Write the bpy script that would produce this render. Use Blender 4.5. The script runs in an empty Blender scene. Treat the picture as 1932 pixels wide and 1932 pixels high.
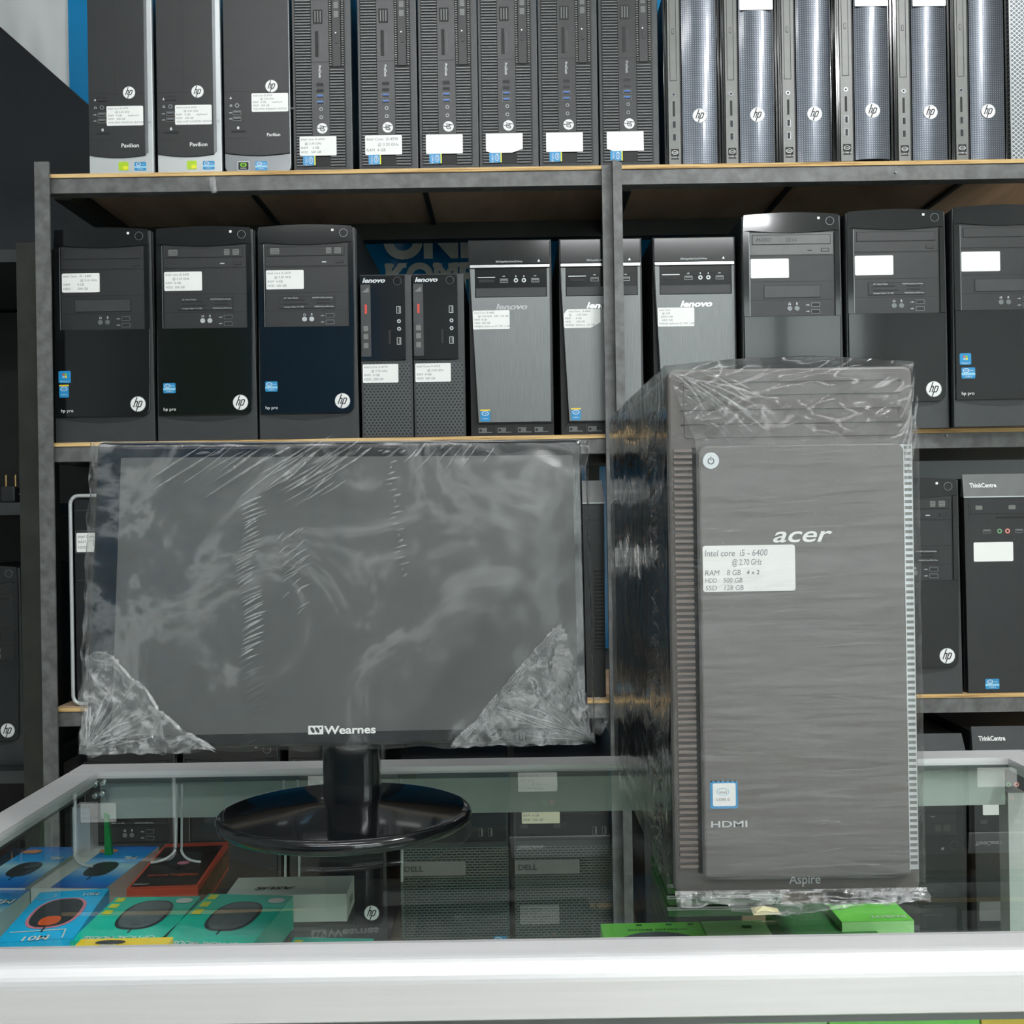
import bpy, math, random
from mathutils import Vector, Matrix, noise
random.seed(7)
SC = bpy.context.scene
COL = SC.collection
D2R = math.pi / 180
F = 1900.0            # focal length in pixels of the 1932 frame
CAMZ = 1.205
PITCH, YAW, ROLL = 0.05, 0.0, -0.9

# ------------------------------------------------------------------ camera
cam_data = bpy.data.cameras.new('camera')
cam_data.sensor_width = 36.0
cam_data.lens = 36.0 * F / 1932.0
cam_data.clip_start = 0.02
cam = bpy.data.objects.new('camera', cam_data)
COL.objects.link(cam)
CAM_M = (Matrix.Rotation(YAW * D2R, 4, 'Z') @ Matrix.Rotation((90 + PITCH) * D2R, 4, 'X') @ Matrix.Rotation(ROLL * D2R, 4, 'Z'))
cam.matrix_world = Matrix.Translation((0, 0, CAMZ)) @ CAM_M
SC.camera = cam
SC.view_settings.view_transform = 'Standard'
SC.view_settings.look = 'None'
SC.view_settings.exposure = 1.0
SC.view_settings.gamma = 1.0
SC.cycles.max_bounces = 8
SC.cycles.transparent_max_bounces = 24
SC.cycles.caustics_reflective = False
SC.cycles.caustics_refractive = False
SC.cycles.sample_clamp_indirect = 6.0

# ------------------------------------------------------------------ world (daylight through the added, unseen shop window)
world = bpy.data.worlds.new('daylight')
SC.world = world
world.use_nodes = True
wn = world.node_tree.nodes
wn['Background'].inputs[0].default_value = (0.93, 0.98, 1.0, 1)
wn['Background'].inputs[1].default_value = 2.2

# ceiling tubes: (x, y, length, along x?, power)
CEIL_Z = CAMZ + 1.47
TUBES = [(1.12, 0.05, 1.0, False, 84.0), (-0.35, 0.30, 1.0, True, 20.0), (-0.55, -1.2, 1.2, True, 26.0), (0.75, -1.8, 1.2, True, 32.0)]

def ray(px, py):
    d = Vector(((px - 966.0) / F, (966.0 - py) / F, -1.0))
    return (CAM_M.to_3x3() @ d)

def P(px, py, y):
    """world point where the sight line of a photo position meets the upright plane at distance y"""
    d = ray(px, py)
    t = y / d.y
    return Vector((d.x * t, y, CAMZ + d.z * t))

def PZ(px, py, z):
    d = ray(px, py)
    t = (z - CAMZ) / d.z
    return Vector((d.x * t, d.y * t, z))

GLASS_Z = CAMZ - 0.262
SD = 1.67                       # distance of the computer fronts on the rack
U = SD / F                      # one photo unit there, in metres

# ------------------------------------------------------------------ materials
def lin(c):
    c = c / 255.0
    return c / 12.92 if c <= 0.04045 else ((c + 0.055) / 1.055) ** 2.4

def rgb(r, g, b):
    return (lin(r), lin(g), lin(b), 1.0)

class E:
    """tiny expression layer over math nodes"""
    def __init__(s, nt, sock): s.nt, s.s = nt, sock
    def _op(s, op, o=None, o2=None):
        n = s.nt.nodes.new('ShaderNodeMath'); n.operation = op
        s.nt.links.new(s.s, n.inputs[0])
        for i, v in ((1, o), (2, o2)):
            if v is None: continue
            if isinstance(v, E): s.nt.links.new(v.s, n.inputs[i])
            else: n.inputs[i].default_value = v
        return E(s.nt, n.outputs[0])
    def __add__(s, o): return s._op('ADD', o)
    def __sub__(s, o): return s._op('SUBTRACT', o)
    def __mul__(s, o): return s._op('MULTIPLY', o)
    def floor(s): return s._op('FLOOR')
    def fract(s): return s._op('FRACT')
    def abs(s): return s._op('ABSOLUTE')
    def mod(s, o): return s._op('FLOORED_MODULO', o)
    def lt(s, o): return s._op('LESS_THAN', o)
    def gt(s, o): return s._op('GREATER_THAN', o)
    def sqrt(s): return s._op('SQRT')
    def max(s, o): return s._op('MAXIMUM', o)

MATS = {}
def mat_base(name):
    m = bpy.data.materials.new(name); m.use_nodes = True
    MATS[name] = m
    nt = m.node_tree
    return m, nt, nt.nodes['Principled BSDF']

def coords(nt, scale=(1, 1, 1)):
    tc = nt.nodes.new('ShaderNodeTexCoord')
    mp = nt.nodes.new('ShaderNodeMapping'); mp.inputs['Scale'].default_value = scale
    nt.links.new(tc.outputs['Object'], mp.inputs['Vector'])
    return mp.outputs[0]

def noise_n(nt, vec, scale, detail=3.0, rough=0.5, dist=0.0):
    n = nt.nodes.new('ShaderNodeTexNoise')
    n.inputs['Scale'].default_value = scale; n.inputs['Detail'].default_value = detail
    n.inputs['Roughness'].default_value = rough; n.inputs['Distortion'].default_value = dist
    nt.links.new(vec, n.inputs['Vector'])
    return n.outputs['Fac']

def ramp(nt, fac, stops):
    r = nt.nodes.new('ShaderNodeValToRGB')
    els = r.color_ramp.elements
    els[0].position, els[0].color = stops[0]
    els[1].position, els[1].color = stops[-1]
    for p, c in stops[1:-1]:
        e = els.new(p); e.color = c
    nt.links.new(fac, r.inputs[0])
    return r.outputs[0]

def bump(nt, h, strength, dist, target):
    b = nt.nodes.new('ShaderNodeBump')
    b.inputs['Strength'].default_value = strength; b.inputs['Distance'].default_value = dist
    nt.links.new(h, b.inputs['Height']); nt.links.new(b.outputs[0], target)

def mix_rgb(nt, fac, a, b):
    n = nt.nodes.new('ShaderNodeMix'); n.data_type = 'RGBA'
    nt.links.new(fac, n.inputs[0])
    for i, v in ((6, a), (7, b)):
        if isinstance(v, tuple): n.inputs[i].default_value = v
        else: nt.links.new(v, n.inputs[i])
    return n.outputs[2]

def plain(name, c, rough=0.5, metal=0.0, coat=0.0, var=0.08, nscale=40.0, spec=0.5, bmp=0.0, bscale=300.0, sheen_stretch=(1, 1, 1)):
    """solid colour with a slight procedural mottling and micro relief"""
    m, nt, b = mat_base(name)
    c = rgb(*c)
    v = coords(nt, sheen_stretch)
    fac = noise_n(nt, v, nscale, 4)
    lo = tuple(x * (1 - var) for x in c[:3]) + (1,)
    hi = tuple(min(1, x * (1 + var)) for x in c[:3]) + (1,)
    nt.links.new(ramp(nt, fac, [(0.3, lo), (0.7, hi)]), b.inputs['Base Color'])
    b.inputs['Roughness'].default_value = rough
    b.inputs['Metallic'].default_value = metal
    b.inputs['Specular IOR Level'].default_value = spec
    b.inputs['Coat Weight'].default_value = coat
    b.inputs['Coat Roughness'].default_value = 0.04
    if bmp:
        bump(nt, noise_n(nt, v, bscale, 3), bmp, 0.0006, b.inputs['Normal'])
    return m

plain('matte_black', (33, 35, 36), 0.42, bmp=0.25, bscale=900)
plain('deep_black', (11, 12, 12), 0.6)
plain('gloss_black', (19, 21, 23), 0.10, coat=0.3, bmp=0.02, bscale=25)
plain('gloss_navy', (15, 20, 30), 0.06, coat=0.7, bmp=0.03, bscale=18)
plain('charcoal', (52, 55, 56), 0.4, bmp=0.2, bscale=900)
plain('case_side', (30, 32, 33), 0.35, bmp=0.15, bscale=500)
plain('mid_grey', (96, 99, 98), 0.38, bmp=0.1, bscale=500)
plain('strip_grey', (112, 114, 110), 0.38)
plain('silver', (196, 201, 202), 0.28, metal=0.25, var=0.03)
plain('dark_silver', (120, 124, 126), 0.28, metal=0.5, var=0.05)
plain('chrome', (214, 216, 216), 0.16, metal=1.0, var=0.03)
plain('white', (236, 238, 236), 0.5, var=0.02)
plain('label_paper', (240, 241, 238), 0.45, var=0.015)
plain('yellowed_paper', (222, 220, 190), 0.5, var=0.03)
plain('ink', (122, 124, 130), 0.6, var=0.2)
plain('ink_dark', (40, 42, 46), 0.6)
plain('sticker_blue', (36, 140, 196), 0.3, var=0.05)
plain('sticker_light', (150, 205, 230), 0.3, var=0.05)
plain('sticker_green', (170, 205, 40), 0.35, var=0.08)
plain('lime', (120, 190, 30), 0.4)
plain('flag_red', (220, 90, 40), 0.4)
plain('flag_yellow', (240, 205, 60), 0.4)
plain('red_tab', (214, 66, 50), 0.4)
plain('usb_blue', (50, 110, 190), 0.35)
plain('jack_green', (110, 160, 120), 0.4)
plain('jack_lime', (190, 200, 130), 0.4)
plain('jack_pink', (222, 140, 130), 0.4)
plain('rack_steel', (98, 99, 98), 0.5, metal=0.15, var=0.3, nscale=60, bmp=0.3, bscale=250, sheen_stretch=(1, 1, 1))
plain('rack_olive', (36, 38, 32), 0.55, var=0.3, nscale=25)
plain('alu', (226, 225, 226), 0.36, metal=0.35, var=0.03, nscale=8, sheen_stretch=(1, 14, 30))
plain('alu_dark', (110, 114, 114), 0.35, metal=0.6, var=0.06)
plain('white_panel', (196, 203, 198), 0.5, var=0.04)
plain('box_white', (222, 224, 220), 0.5, var=0.03)
plain('box_red', (206, 84, 62), 0.5, var=0.06)
plain('box_redside', (120, 90, 70), 0.6, var=0.4, nscale=90)
plain('box_dark', (38, 30, 30), 0.35, var=0.1)
plain('box_cyan', (30, 188, 246), 0.35, var=0.05)
plain('box_teal', (16, 196, 170), 0.35, var=0.05)
plain('box_yellow', (252, 214, 44), 0.35, var=0.03)
plain('box_green', (128, 232, 84), 0.35, var=0.06)
plain('box_darkgreen', (36, 110, 42), 0.35, var=0.1)
plain('box_palegreen', (178, 236, 156), 0.35, var=0.06)
plain('orange', (214, 140, 80), 0.4, var=0.08)
plain('pink', (214, 130, 150), 0.4, var=0.08)
plain('yellow_mark', (222, 220, 40), 0.4)
plain('mouse_dark', (52, 58, 62), 0.35, var=0.15)
plain('mouse_grey', (98, 106, 110), 0.35, var=0.15)
plain('green_plastic', (20, 150, 70), 0.35)
plain('green_cloth', (70, 110, 40), 0.5)
plain('rib_grey', (88, 91, 92), 0.35)
plain('tape', (196, 190, 150), 0.5, var=0.06)
plain('banner_blue', (16, 124, 178), 0.25, var=0.10, nscale=5, bmp=0.3, bscale=12)
plain('banner_text', (206, 210, 200), 0.4, var=0.05)
plain('sheet_white', (206, 210, 210), 0.3, var=0.06, nscale=4, bmp=0.6, bscale=10)
plain('wall_paint', (92, 98, 100), 0.7, var=0.08, nscale=3)
plain('wall_mid', (160, 165, 166), 0.7, var=0.25, nscale=2)
plain('wall_light', (206, 208, 205), 0.7, var=0.05, nscale=3)
plain('ceiling_paint', (214, 216, 214), 0.8, var=0.03)
plain('floor_tile', (205, 200, 190), 0.3, var=0.08, nscale=6)
plain('carton', (204, 200, 190), 0.6, var=0.12, nscale=9)
plain('brass', (190, 160, 110), 0.3, metal=0.9)
plain('acer_face', (100, 97, 94), 0.42, var=0.03, bmp=0.08, bscale=900)
plain('acer_rib', (128, 116, 110), 0.4, var=0.05)
plain('screen', (84, 86, 85), 0.24, var=0.03, spec=0.5, bmp=0.12, bscale=240)
plain('white_cable', (216, 220, 220), 0.4)
plain('dell_face', (58, 64, 62), 0.4)

def m_emit(name, c, strength):
    m = bpy.data.materials.new(name); m.use_nodes = True; MATS[name] = m
    nt = m.node_tree; nt.nodes.clear()
    e = nt.nodes.new('ShaderNodeEmission'); o = nt.nodes.new('ShaderNodeOutputMaterial')
    e.inputs[0].default_value = c; e.inputs[1].default_value = strength
    nt.links.new(e.outputs[0], o.inputs[0])
    return m

def m_wood_edge():
    m, nt, b = mat_base('ply_edge')
    v = coords(nt, (6, 30, 320))
    f = noise_n(nt, v, 1.2, 6, 0.7)
    nt.links.new(ramp(nt, f, [(0.32, rgb(92, 66, 34)), (0.45, rgb(196, 158, 100)), (0.62, rgb(226, 196, 140)), (0.8, rgb(168, 120, 66))]), b.inputs['Base Color'])
    b.inputs['Roughness'].default_value = 0.7
m_wood_edge()

def m_ply():
    m, nt, b = mat_base('plywood')
    v = coords(nt, (3, 1, 1))
    f = noise_n(nt, v, 3.0, 6, 0.6, 0.6)
    nt.links.new(ramp(nt, f, [(0.3, rgb(172, 144, 116)), (0.55, rgb(206, 178, 148)), (0.75, rgb(222, 196, 166))]), b.inputs['Base Color'])
    b.inputs['Roughness'].default_value = 0.65
m_ply()

def m_brushed():
    m, nt, b = mat_base('brushed')
    v = coords(nt, (2600, 10, 22))
    f = noise_n(nt, v, 1.0, 3, 0.6)
    nt.links.new(ramp(nt, f, [(0.3, rgb(98, 102, 102)), (0.7, rgb(126, 130, 129))]), b.inputs['Base Color'])
    b.inputs['Metallic'].default_value = 0.55; b.inputs['Roughness'].default_value = 0.42
    bump(nt, f, 0.12, 0.0004, b.inputs['Normal'])
m_brushed()

def m_perf(name, base, hole, p, q, stagger, kind, r, rough=0.4, metal=0.0, coat=0.0, depth=0.6):
    """perforated face; p, q = hole pitch in metres across and up, in object space"""
    m, nt, b = mat_base(name)
    tc = nt.nodes.new('ShaderNodeTexCoord'); sx = nt.nodes.new('ShaderNodeSeparateXYZ')
    nt.links.new(tc.outputs['Object'], sx.inputs[0])
    X = E(nt, sx.outputs[0]) * (1 / p); Z = E(nt, sx.outputs[2]) * (1 / q)
    row = Z.floor()
    if stagger: X = X + row.mod(2.0) * 0.5
    fx = (X.fract() - 0.5).abs(); fz = (Z.fract() - 0.5).abs()
    if kind == 'round': h = ((fx * fx) * (p / q) ** 2 + fz * fz).sqrt().lt(r)
    elif kind == 'square': h = fx.max(fz).lt(r)
    elif kind == 'slot': h = fx.lt(0.40) * fz.lt(r)
    else: h = ((fx + fz) - 0.5).abs().lt(r)      # diamond mesh lines
    nt.links.new(mix_rgb(nt, h.s, rgb(*base), rgb(*hole)), b.inputs['Base Color'])
    b.inputs['Roughness'].default_value = rough; b.inputs['Metallic'].default_value = metal
    b.inputs['Coat Weight'].default_value = coat; b.inputs['Coat Roughness'].default_value = 0.12
    bump(nt, (h * -1.0).s, depth, 0.0008, b.inputs['Normal'])
m_perf('hex_grille', (72, 76, 77), (6, 6, 6), 0.0062, 0.0047, True, 'round', 0.34)
m_perf('slot_grille', (86, 96, 92), (14, 18, 16), 0.0085, 0.0044, True, 'slot', 0.24)
m_perf('dot_gloss', (62, 68, 76), (120, 126, 132), 0.0037, 0.0037, False, 'square', 0.2, rough=0.36, metal=0.6, coat=0.5, depth=-0.15)
m_perf('diamond_mesh', (120, 126, 130), (222, 226, 228), 0.0085, 0.0075, False, 'diamond', 0.10, rough=0.25, metal=0.5, depth=0.3)

def m_gradient(name, stops, axis=1, scale=1.0, off=0.0):
    """printed colour bands of a carton, in object space"""
    m, nt, b = mat_base(name)
    tc = nt.nodes.new('ShaderNodeTexCoord'); sx = nt.nodes.new('ShaderNodeSeparateXYZ')
    nt.links.new(tc.outputs['Object'], sx.inputs[0])
    f = E(nt, sx.outputs[axis]) * scale + off
    nt.links.new(ramp(nt, f.s, stops), b.inputs['Base Color'])
    b.inputs['Roughness'].default_value = 0.3
m_gradient('print_blue', [(0.0, rgb(34, 78, 180)), (0.25, rgb(22, 140, 226)), (0.50, rgb(190, 230, 240)), (0.62, rgb(26, 160, 228)), (1.0, rgb(40, 86, 186))], 1, 7.5, 0.5)

def schlick(nt, f0, normal=None, front_only=False, power=5.0):
    """share of light mirrored by a thin clear sheet, growing towards grazing view"""
    gm = nt.nodes.new('ShaderNodeNewGeometry'); dp = nt.nodes.new('ShaderNodeVectorMath'); dp.operation = 'DOT_PRODUCT'
    nt.links.new(gm.outputs['Incoming'], dp.inputs[0]); nt.links.new(normal or gm.outputs['Normal'], dp.inputs[1])
    f = (E(nt, dp.outputs['Value']).abs() * -1.0) + 1.0
    f = f.max(0.0)._op('POWER', power) * (1 - f0) + f0
    if front_only: f = f * ((E(nt, gm.outputs['Backfacing']) * -1.0) + 1.0)
    return f.s

def m_glass(name, tint, ior=1.5, rough=0.0, veil=0.0):
    m = bpy.data.materials.new(name); m.use_nodes = True; MATS[name] = m
    nt = m.node_tree; nt.nodes.clear()
    o = nt.nodes.new('ShaderNodeOutputMaterial'); t = nt.nodes.new('ShaderNodeBsdfTransparent')
    g = nt.nodes.new('ShaderNodeBsdfGlossy'); mx = nt.nodes.new('ShaderNodeMixShader')
    t.inputs[0].default_value = tint; g.inputs['Roughness'].default_value = rough
    nt.links.new(schlick(nt, ((ior - 1) / (ior + 1)) ** 2 * 1.6, None, True), mx.inputs[0]); nt.links.new(t.outputs[0], mx.inputs[1]); nt.links.new(g.outputs[0], mx.inputs[2])
    nt.links.new(mx.outputs[0], o.inputs[0])
    # faint surface smudging
    r = ramp(nt, noise_n(nt, coords(nt), 5.0, 5), [(0.35, (rough, rough, rough, 1)), (0.8, (rough + 0.05,) * 3 + (1,))])
    nt.links.new(r, g.inputs['Roughness'])
    return m
m_glass('glass', (0.955, 0.985, 0.97, 1), 1.45)
m_glass('shelf_glass', (0.93, 0.975, 0.955, 1), 1.35)

def m_film(name, veil, bstr, stretch, scale, ior=1.5, rough=0.10, tint=0.95, bdist=0.004):
    """clear wrap: see-through, shiny where it creases, with a thin milky veil"""
    m = bpy.data.materials.new(name); m.use_nodes = True; MATS[name] = m
    nt = m.node_tree; nt.nodes.clear()
    o = nt.nodes.new('ShaderNodeOutputMaterial'); t = nt.nodes.new('ShaderNodeBsdfTransparent')
    g = nt.nodes.new('ShaderNodeBsdfGlossy'); d = nt.nodes.new('ShaderNodeBsdfDiffuse')
    a = nt.nodes.new('ShaderNodeMixShader'); c = nt.nodes.new('ShaderNodeMixShader')
    t.inputs[0].default_value = (tint, tint, tint, 1); g.inputs['Roughness'].default_value = rough
    d.inputs[0].default_value = (0.8, 0.82, 0.82, 1)
    v = coords(nt, stretch)
    h = noise_n(nt, v, scale, 5, 0.6, 1.2)
    b = nt.nodes.new('ShaderNodeBump'); b.inputs['Strength'].default_value = bstr; b.inputs['Distance'].default_value = bdist
    nt.links.new(h, b.inputs['Height'])
    nt.links.new(b.outputs[0], g.inputs['Normal'])
    fs = schlick(nt, ((ior - 1) / (ior + 1)) ** 2 * 1.5, b.outputs[0], False, 4.0)
    # milkiness gathers along creases of the film
    vr = ramp(nt, h, [(0.40, (veil * .6,) * 3 + (1,)), (0.50, (veil * 1.0,) * 3 + (1,)), (0.56, (veil * 4.0,) * 3 + (1,)), (0.62, (veil * 0.9,) * 3 + (1,)), (0.70, (veil * 1.6,) * 3 + (1,))])
    nt.links.new(fs, a.inputs[0]); nt.links.new(t.outputs[0], a.inputs[1]); nt.links.new(g.outputs[0], a.inputs[2])
    nt.links.new(vr, c.inputs[0]); nt.links.new(a.outputs[0], c.inputs[1]); nt.links.new(d.outputs[0], c.inputs[2])
    nt.links.new(c.outputs[0], o.inputs[0])
    return m
m_film('film', 0.012, 0.22, (1, 1, 1), 14.0, ior=1.32, rough=.14)
m_film('film_face', 0.035, 0.22, (1, 1, 1), 9.0, ior=1.32, rough=.14)
m_film('film_streak', 0.012, 0.25, (2.0, 1, 26.0), 5.0, ior=1.35)
m_film('film_crumple', 0.07, 1.0, (1, 1, 1), 38.0, rough=0.16, ior=1.7)
m_film('film_side', 0.006, 0.9, (1, 2.5, 1), 16.0, rough=0.05, ior=1.35)

# ------------------------------------------------------------------ geometry builder
class G:
    """collects shapes (x right, y away from the viewer, z up) into one mesh"""
    def __init__(s): s.v, s.f, s.m, s.sm, s.mats = [], [], [], [], []
    def mi(s, name):
        if name not in s.mats: s.mats.append(name)
        return s.mats.index(name)
    def add(s, vs, fs, mat, smooth=False):
        o = len(s.v); s.v += [tuple(v) for v in vs]; k = s.mi(mat)
        for f in fs:
            s.f.append([i + o for i in f]); s.m.append(k); s.sm.append(smooth)
        return s
    def box(s, x0, x1, y0, y1, z0, z1, mat):
        vs = [(x, y, z) for x in (x0, x1) for y in (y0, y1) for z in (z0, z1)]
        return s.add(vs, [(0, 1, 3, 2), (4, 6, 7, 5), (0, 4, 5, 1), (2, 3, 7, 6), (0, 2, 6, 4), (1, 5, 7, 3)], mat)
    def prism(s, outline, y0, y1, mat, bev=0.0, bmat=None, smooth_side=False):
        """outline: (x, z) counter-clockwise seen from the front; extruded from y0 (front) back to y1"""
        n = len(outline); rings = []
        cx = sum(p[0] for p in outline) / n; cz = sum(p[1] for p in outline) / n
        if bev:
            w = max(p[0] for p in outline) - min(p[0] for p in outline); h = max(p[1] for p in outline) - min(p[1] for p in outline)
            kx, kz = max(0.0, 1 - 2 * bev / max(w, 1e-6)), max(0.0, 1 - 2 * bev / max(h, 1e-6))
            mx, mz = (max(p[0] for p in outline) + min(p[0] for p in outline)) / 2, (max(p[1] for p in outline) + min(p[1] for p in outline)) / 2
            rings.append([(mx + (x - mx) * kx, y0, mz + (z - mz) * kz) for x, z in outline])
            q = 0.3
            rings.append([(mx + (x - mx) * (kx + (1 - kx) * (1 - q)), y0 + bev * q, mz + (z - mz) * (kz + (1 - kz) * (1 - q))) for x, z in outline])
            rings.append([(x, y0 + bev, z) for x, z in outline])
        else:
            rings.append([(x, y0, z) for x, z in outline])
        rings.append([(x, y1, z) for x, z in outline])
        vs = [p for r in rings for p in r]
        fs = [list(range(n))]
        sides = []
        for r in range(len(rings) - 1):
            for i in range(n):
                j = (i + 1) % n
                sides.append((r * n + j, r * n + i, (r + 1) * n + i, (r + 1) * n + j))
        s.add(vs, fs + [list(range((len(rings) - 1) * n + n - 1, (len(rings) - 1) * n - 1, -1))] + sides, mat)
        return s
    def panel(s, x0, x1, z0, z1, y0, y1, mat, r=2.0, bev=0.0, rs=None):
        return s.prism(rr(x0, x1, z0, z1, r, rs), y0, y1, mat, bev)
    def disc(s, cx, cz, r, y0, y1, mat, n=24, bev=0.0):
        return s.prism([(cx + r * math.cos(2 * math.pi * i / n), cz + r * math.sin(2 * math.pi * i / n)) for i in range(n)], y0, y1, mat, bev)
    def ring(s, cx, cz, r, r2, y0, y1, mat, n=20, sx=1.0, sz=1.0):
        vs = []
        for y in (y0, y1):
            for q in (r, r2):
                vs += [(cx + q * sx * math.cos(2 * math.pi * i / n), y, cz + q * sz * math.sin(2 * math.pi * i / n)) for i in range(n)]
        fs = []
        for i in range(n):
            j = (i + 1) % n
            fs += [(n + i, i, j, n + j), (i, 2 * n + i, 2 * n + j, j), (n + j, 3 * n + j, 3 * n + i, n + i)]
        return s.add(vs, fs, mat)
    def frame(s, x0, x1, z0, z1, t, y0, y1, mat):
        s.box(x0, x1, y0, y1, z0, z0 + t, mat); s.box(x0, x1, y0, y1, z1 - t, z1, mat)
        s.box(x0, x0 + t, y0, y1, z0 + t, z1 - t, mat); s.box(x1 - t, x1, y0, y1, z0 + t, z1 - t, mat)
        return s
    def tube(s, pts, r, mat, n=8, closed=False):
        vs, fs = [], []
        pts = [Vector(p) for p in pts]; m = len(pts); up0 = None
        for k, p in enumerate(pts):
            a = pts[(k - 1) % m] if closed or k else p
            b = pts[(k + 1) % m] if closed or k < m - 1 else p
            t = (b - a).normalized()
            u = t.cross(Vector((0.123, 0.35, 0.93)) if abs(t.z) < 0.9 else Vector((0, 1, 0))).normalized(); w = t.cross(u)
            vs += [p + (u * math.cos(2 * math.pi * i / n) + w * math.sin(2 * math.pi * i / n)) * r for i in range(n)]
        for k in range(m if closed else m - 1):
            for i in range(n):
                j = (i + 1) % n; k2 = (k + 1) % m
                fs.append((k * n + i, k * n + j, k2 * n + j, k2 * n + i))
        return s.add(vs, fs, mat, True)
    def lathe(s, prof, mat, cx=0.0, cy=0.0, sx=1.0, sy=1.0, n=64, smooth=True):
        vs, fs = [], []
        for r, z in prof:
            vs += [(cx + r * sx * math.cos(2 * math.pi * i / n), cy + r * sy * math.sin(2 * math.pi * i / n), z) for i in range(n)]
        for k in range(len(prof) - 1):
            for i in range(n):
                j = (i + 1) % n
                fs.append((k * n + i, k * n + j, (k + 1) * n + j, (k + 1) * n + i))
        return s.add(vs, fs, mat, smooth)
    def grid(s, nx, nz, fn, mat, smooth=True, keep=None):
        vs = [fn(i / nx, j / nz) for j in range(nz + 1) for i in range(nx + 1)]
        fs = []
        for j in range(nz):
            for i in range(nx):
                if keep and not keep((i + .5) / nx, (j + .5) / nz): continue
                a = j * (nx + 1) + i
                fs.append((a, a + 1, a + nx + 2, a + nx + 1))
        return s.add(vs, fs, mat, smooth)
    def text(s, body, x, z, h, mat, y=-0.4, w=None, shear=0.0, bold=0.0, align='LEFT', rot=0.0, ext=0.25, floor=False, res=3):
        """h = height of the capitals; w = wanted total width; rot in degrees in the face plane; floor = lies on a horizontal face"""
        vs, fs = text_mesh(body, shear, bold, res)
        x0 = min(v[0] for v in vs); x1 = max(v[0] for v in vs)
        k = h / 0.70; kx = (w / (x1 - x0)) if w else k
        ox = {'LEFT': x0, 'CENTER': (x0 + x1) / 2, 'RIGHT': x1}[align]
        c, n_ = math.cos(rot * D2R), math.sin(rot * D2R)
        out = []
        for vx, vy in vs:
            a, b = (vx - ox) * kx, vy * k
            a, b = a * c - b * n_, a * n_ + b * c
            out.append((x + a, z + b, y) if floor else (x + a, y, z + b))
        s.add(out, [list(f) for f in fs], mat)
        return s
    def xf(s, M, start=0):
        for i in range(start, len(s.v)): s.v[i] = tuple(M @ Vector(s.v[i]))
        return s
    def mesh(s, name, scale=1.0):
        me = bpy.data.meshes.new(name)
        me.from_pydata([(v[0] * scale, v[1] * scale, v[2] * scale) for v in s.v], [], s.f)
        for n in s.mats: me.materials.append(MATS[n])
        me.polygons.foreach_set('material_index', s.m)
        me.polygons.foreach_set('use_smooth', s.sm)
        me.update()
        return me
    def obj(s, name, parent=None, scale=1.0, label=None, loc=None):
        o = bpy.data.objects.new(name, s.mesh(name, scale))
        COL.objects.link(o)
        if parent is not None: o.parent = parent
        if loc is not None: o.location = loc
        if label: o['label'] = label
        return o

def rr(x0, x1, z0, z1, r, rs=None, n=5):
    """rounded rectangle outline; rs = radii (bottom-left, bottom-right, top-right, top-left)"""
    rs = rs or (r,) * 4
    out = []
    for (cx, cz, a0, q) in ((x0, z0, 180, rs[0]), (x1, z0, 270, rs[1]), (x1, z1, 0, rs[2]), (x0, z1, 90, rs[3])):
        ox = cx + (q if cx == x0 else -q); oz = cz + (q if cz == z0 else -q)
        if q <= 0: out.append((cx, cz)); continue
        for i in range(n + 1):
            a = (a0 + 90 * i / n) * D2R
            out.append((ox + q * math.cos(a), oz + q * math.sin(a)))
    return out

_TX = {}
def text_mesh(body, shear, bold, res):
    key = (body, shear, bold, res)
    if key not in _TX:
        cu = bpy.data.curves.new('lettering', 'FONT'); cu.body = body; cu.size = 1.0
        cu.shear = shear; cu.offset = bold; cu.resolution_u = res; cu.fill_mode = 'FRONT'
        ob = bpy.data.objects.new('lettering', cu)
        me = bpy.data.meshes.new_from_object(ob)
        _TX[key] = ([(v.co.x, v.co.y) for v in me.vertices], [tuple(p.vertices) for p in me.polygons])
        bpy.data.objects.remove(ob); bpy.data.curves.remove(cu); bpy.data.meshes.remove(me)
    return _TX[key]

def thing(name, label, cat, loc=(0, 0, 0), rotz=0.0, group=None, rot=None):
    o = bpy.data.objects.new(name, None); COL.objects.link(o)
    o.empty_display_size = 0.02
    o.location = loc; o.rotation_euler = rot or (0, 0, rotz * D2R)
    o['label'] = label; o['category'] = cat
    if group: o['group'] = group
    return o

def tag(o, label, cat, group=None, kind=None):
    o['label'] = label; o['category'] = cat
    if group: o['group'] = group
    if kind: o['kind'] = kind
    return o

def struct(g, name):
    o = g.obj(name); o['kind'] = 'structure'
    return o

# ------------------------------------------------------------------ the room
RX0, RX1, RY0, RY1 = -2.3, 2.4, -3.2, 2.30
struct(G().box(RX0, RX1, RY0, RY1, -0.05, 0.0, 'floor_tile'), 'floor')
struct(G().box(RX0, RX1, RY0, RY1, CEIL_Z + 0.06, CEIL_Z + 0.11, 'ceiling_paint'), 'ceiling')
ZT = CEIL_Z + 0.06
struct(G().box(RX0, RX1, RY1, RY1 + 0.08, 0, ZT, 'wall_paint'), 'wall_back')
struct(G().box(RX0 - 0.08, RX0, RY0, RY1, 0, ZT, 'wall_mid'), 'wall_left')
struct(G().box(RX1, RX1 + 0.08, RY0, RY1, 0, ZT, 'wall_light'), 'wall_right')
WX0, WX1, WZ0, WZ1 = 0.55, 2.32, 0.12, 2.60
g = G()
g.box(RX0, WX0, RY0 - 0.08, RY0, 0, ZT, 'wall_mid'); g.box(WX1, RX1, RY0 - 0.08, RY0, 0, ZT, 'wall_light')
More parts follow.
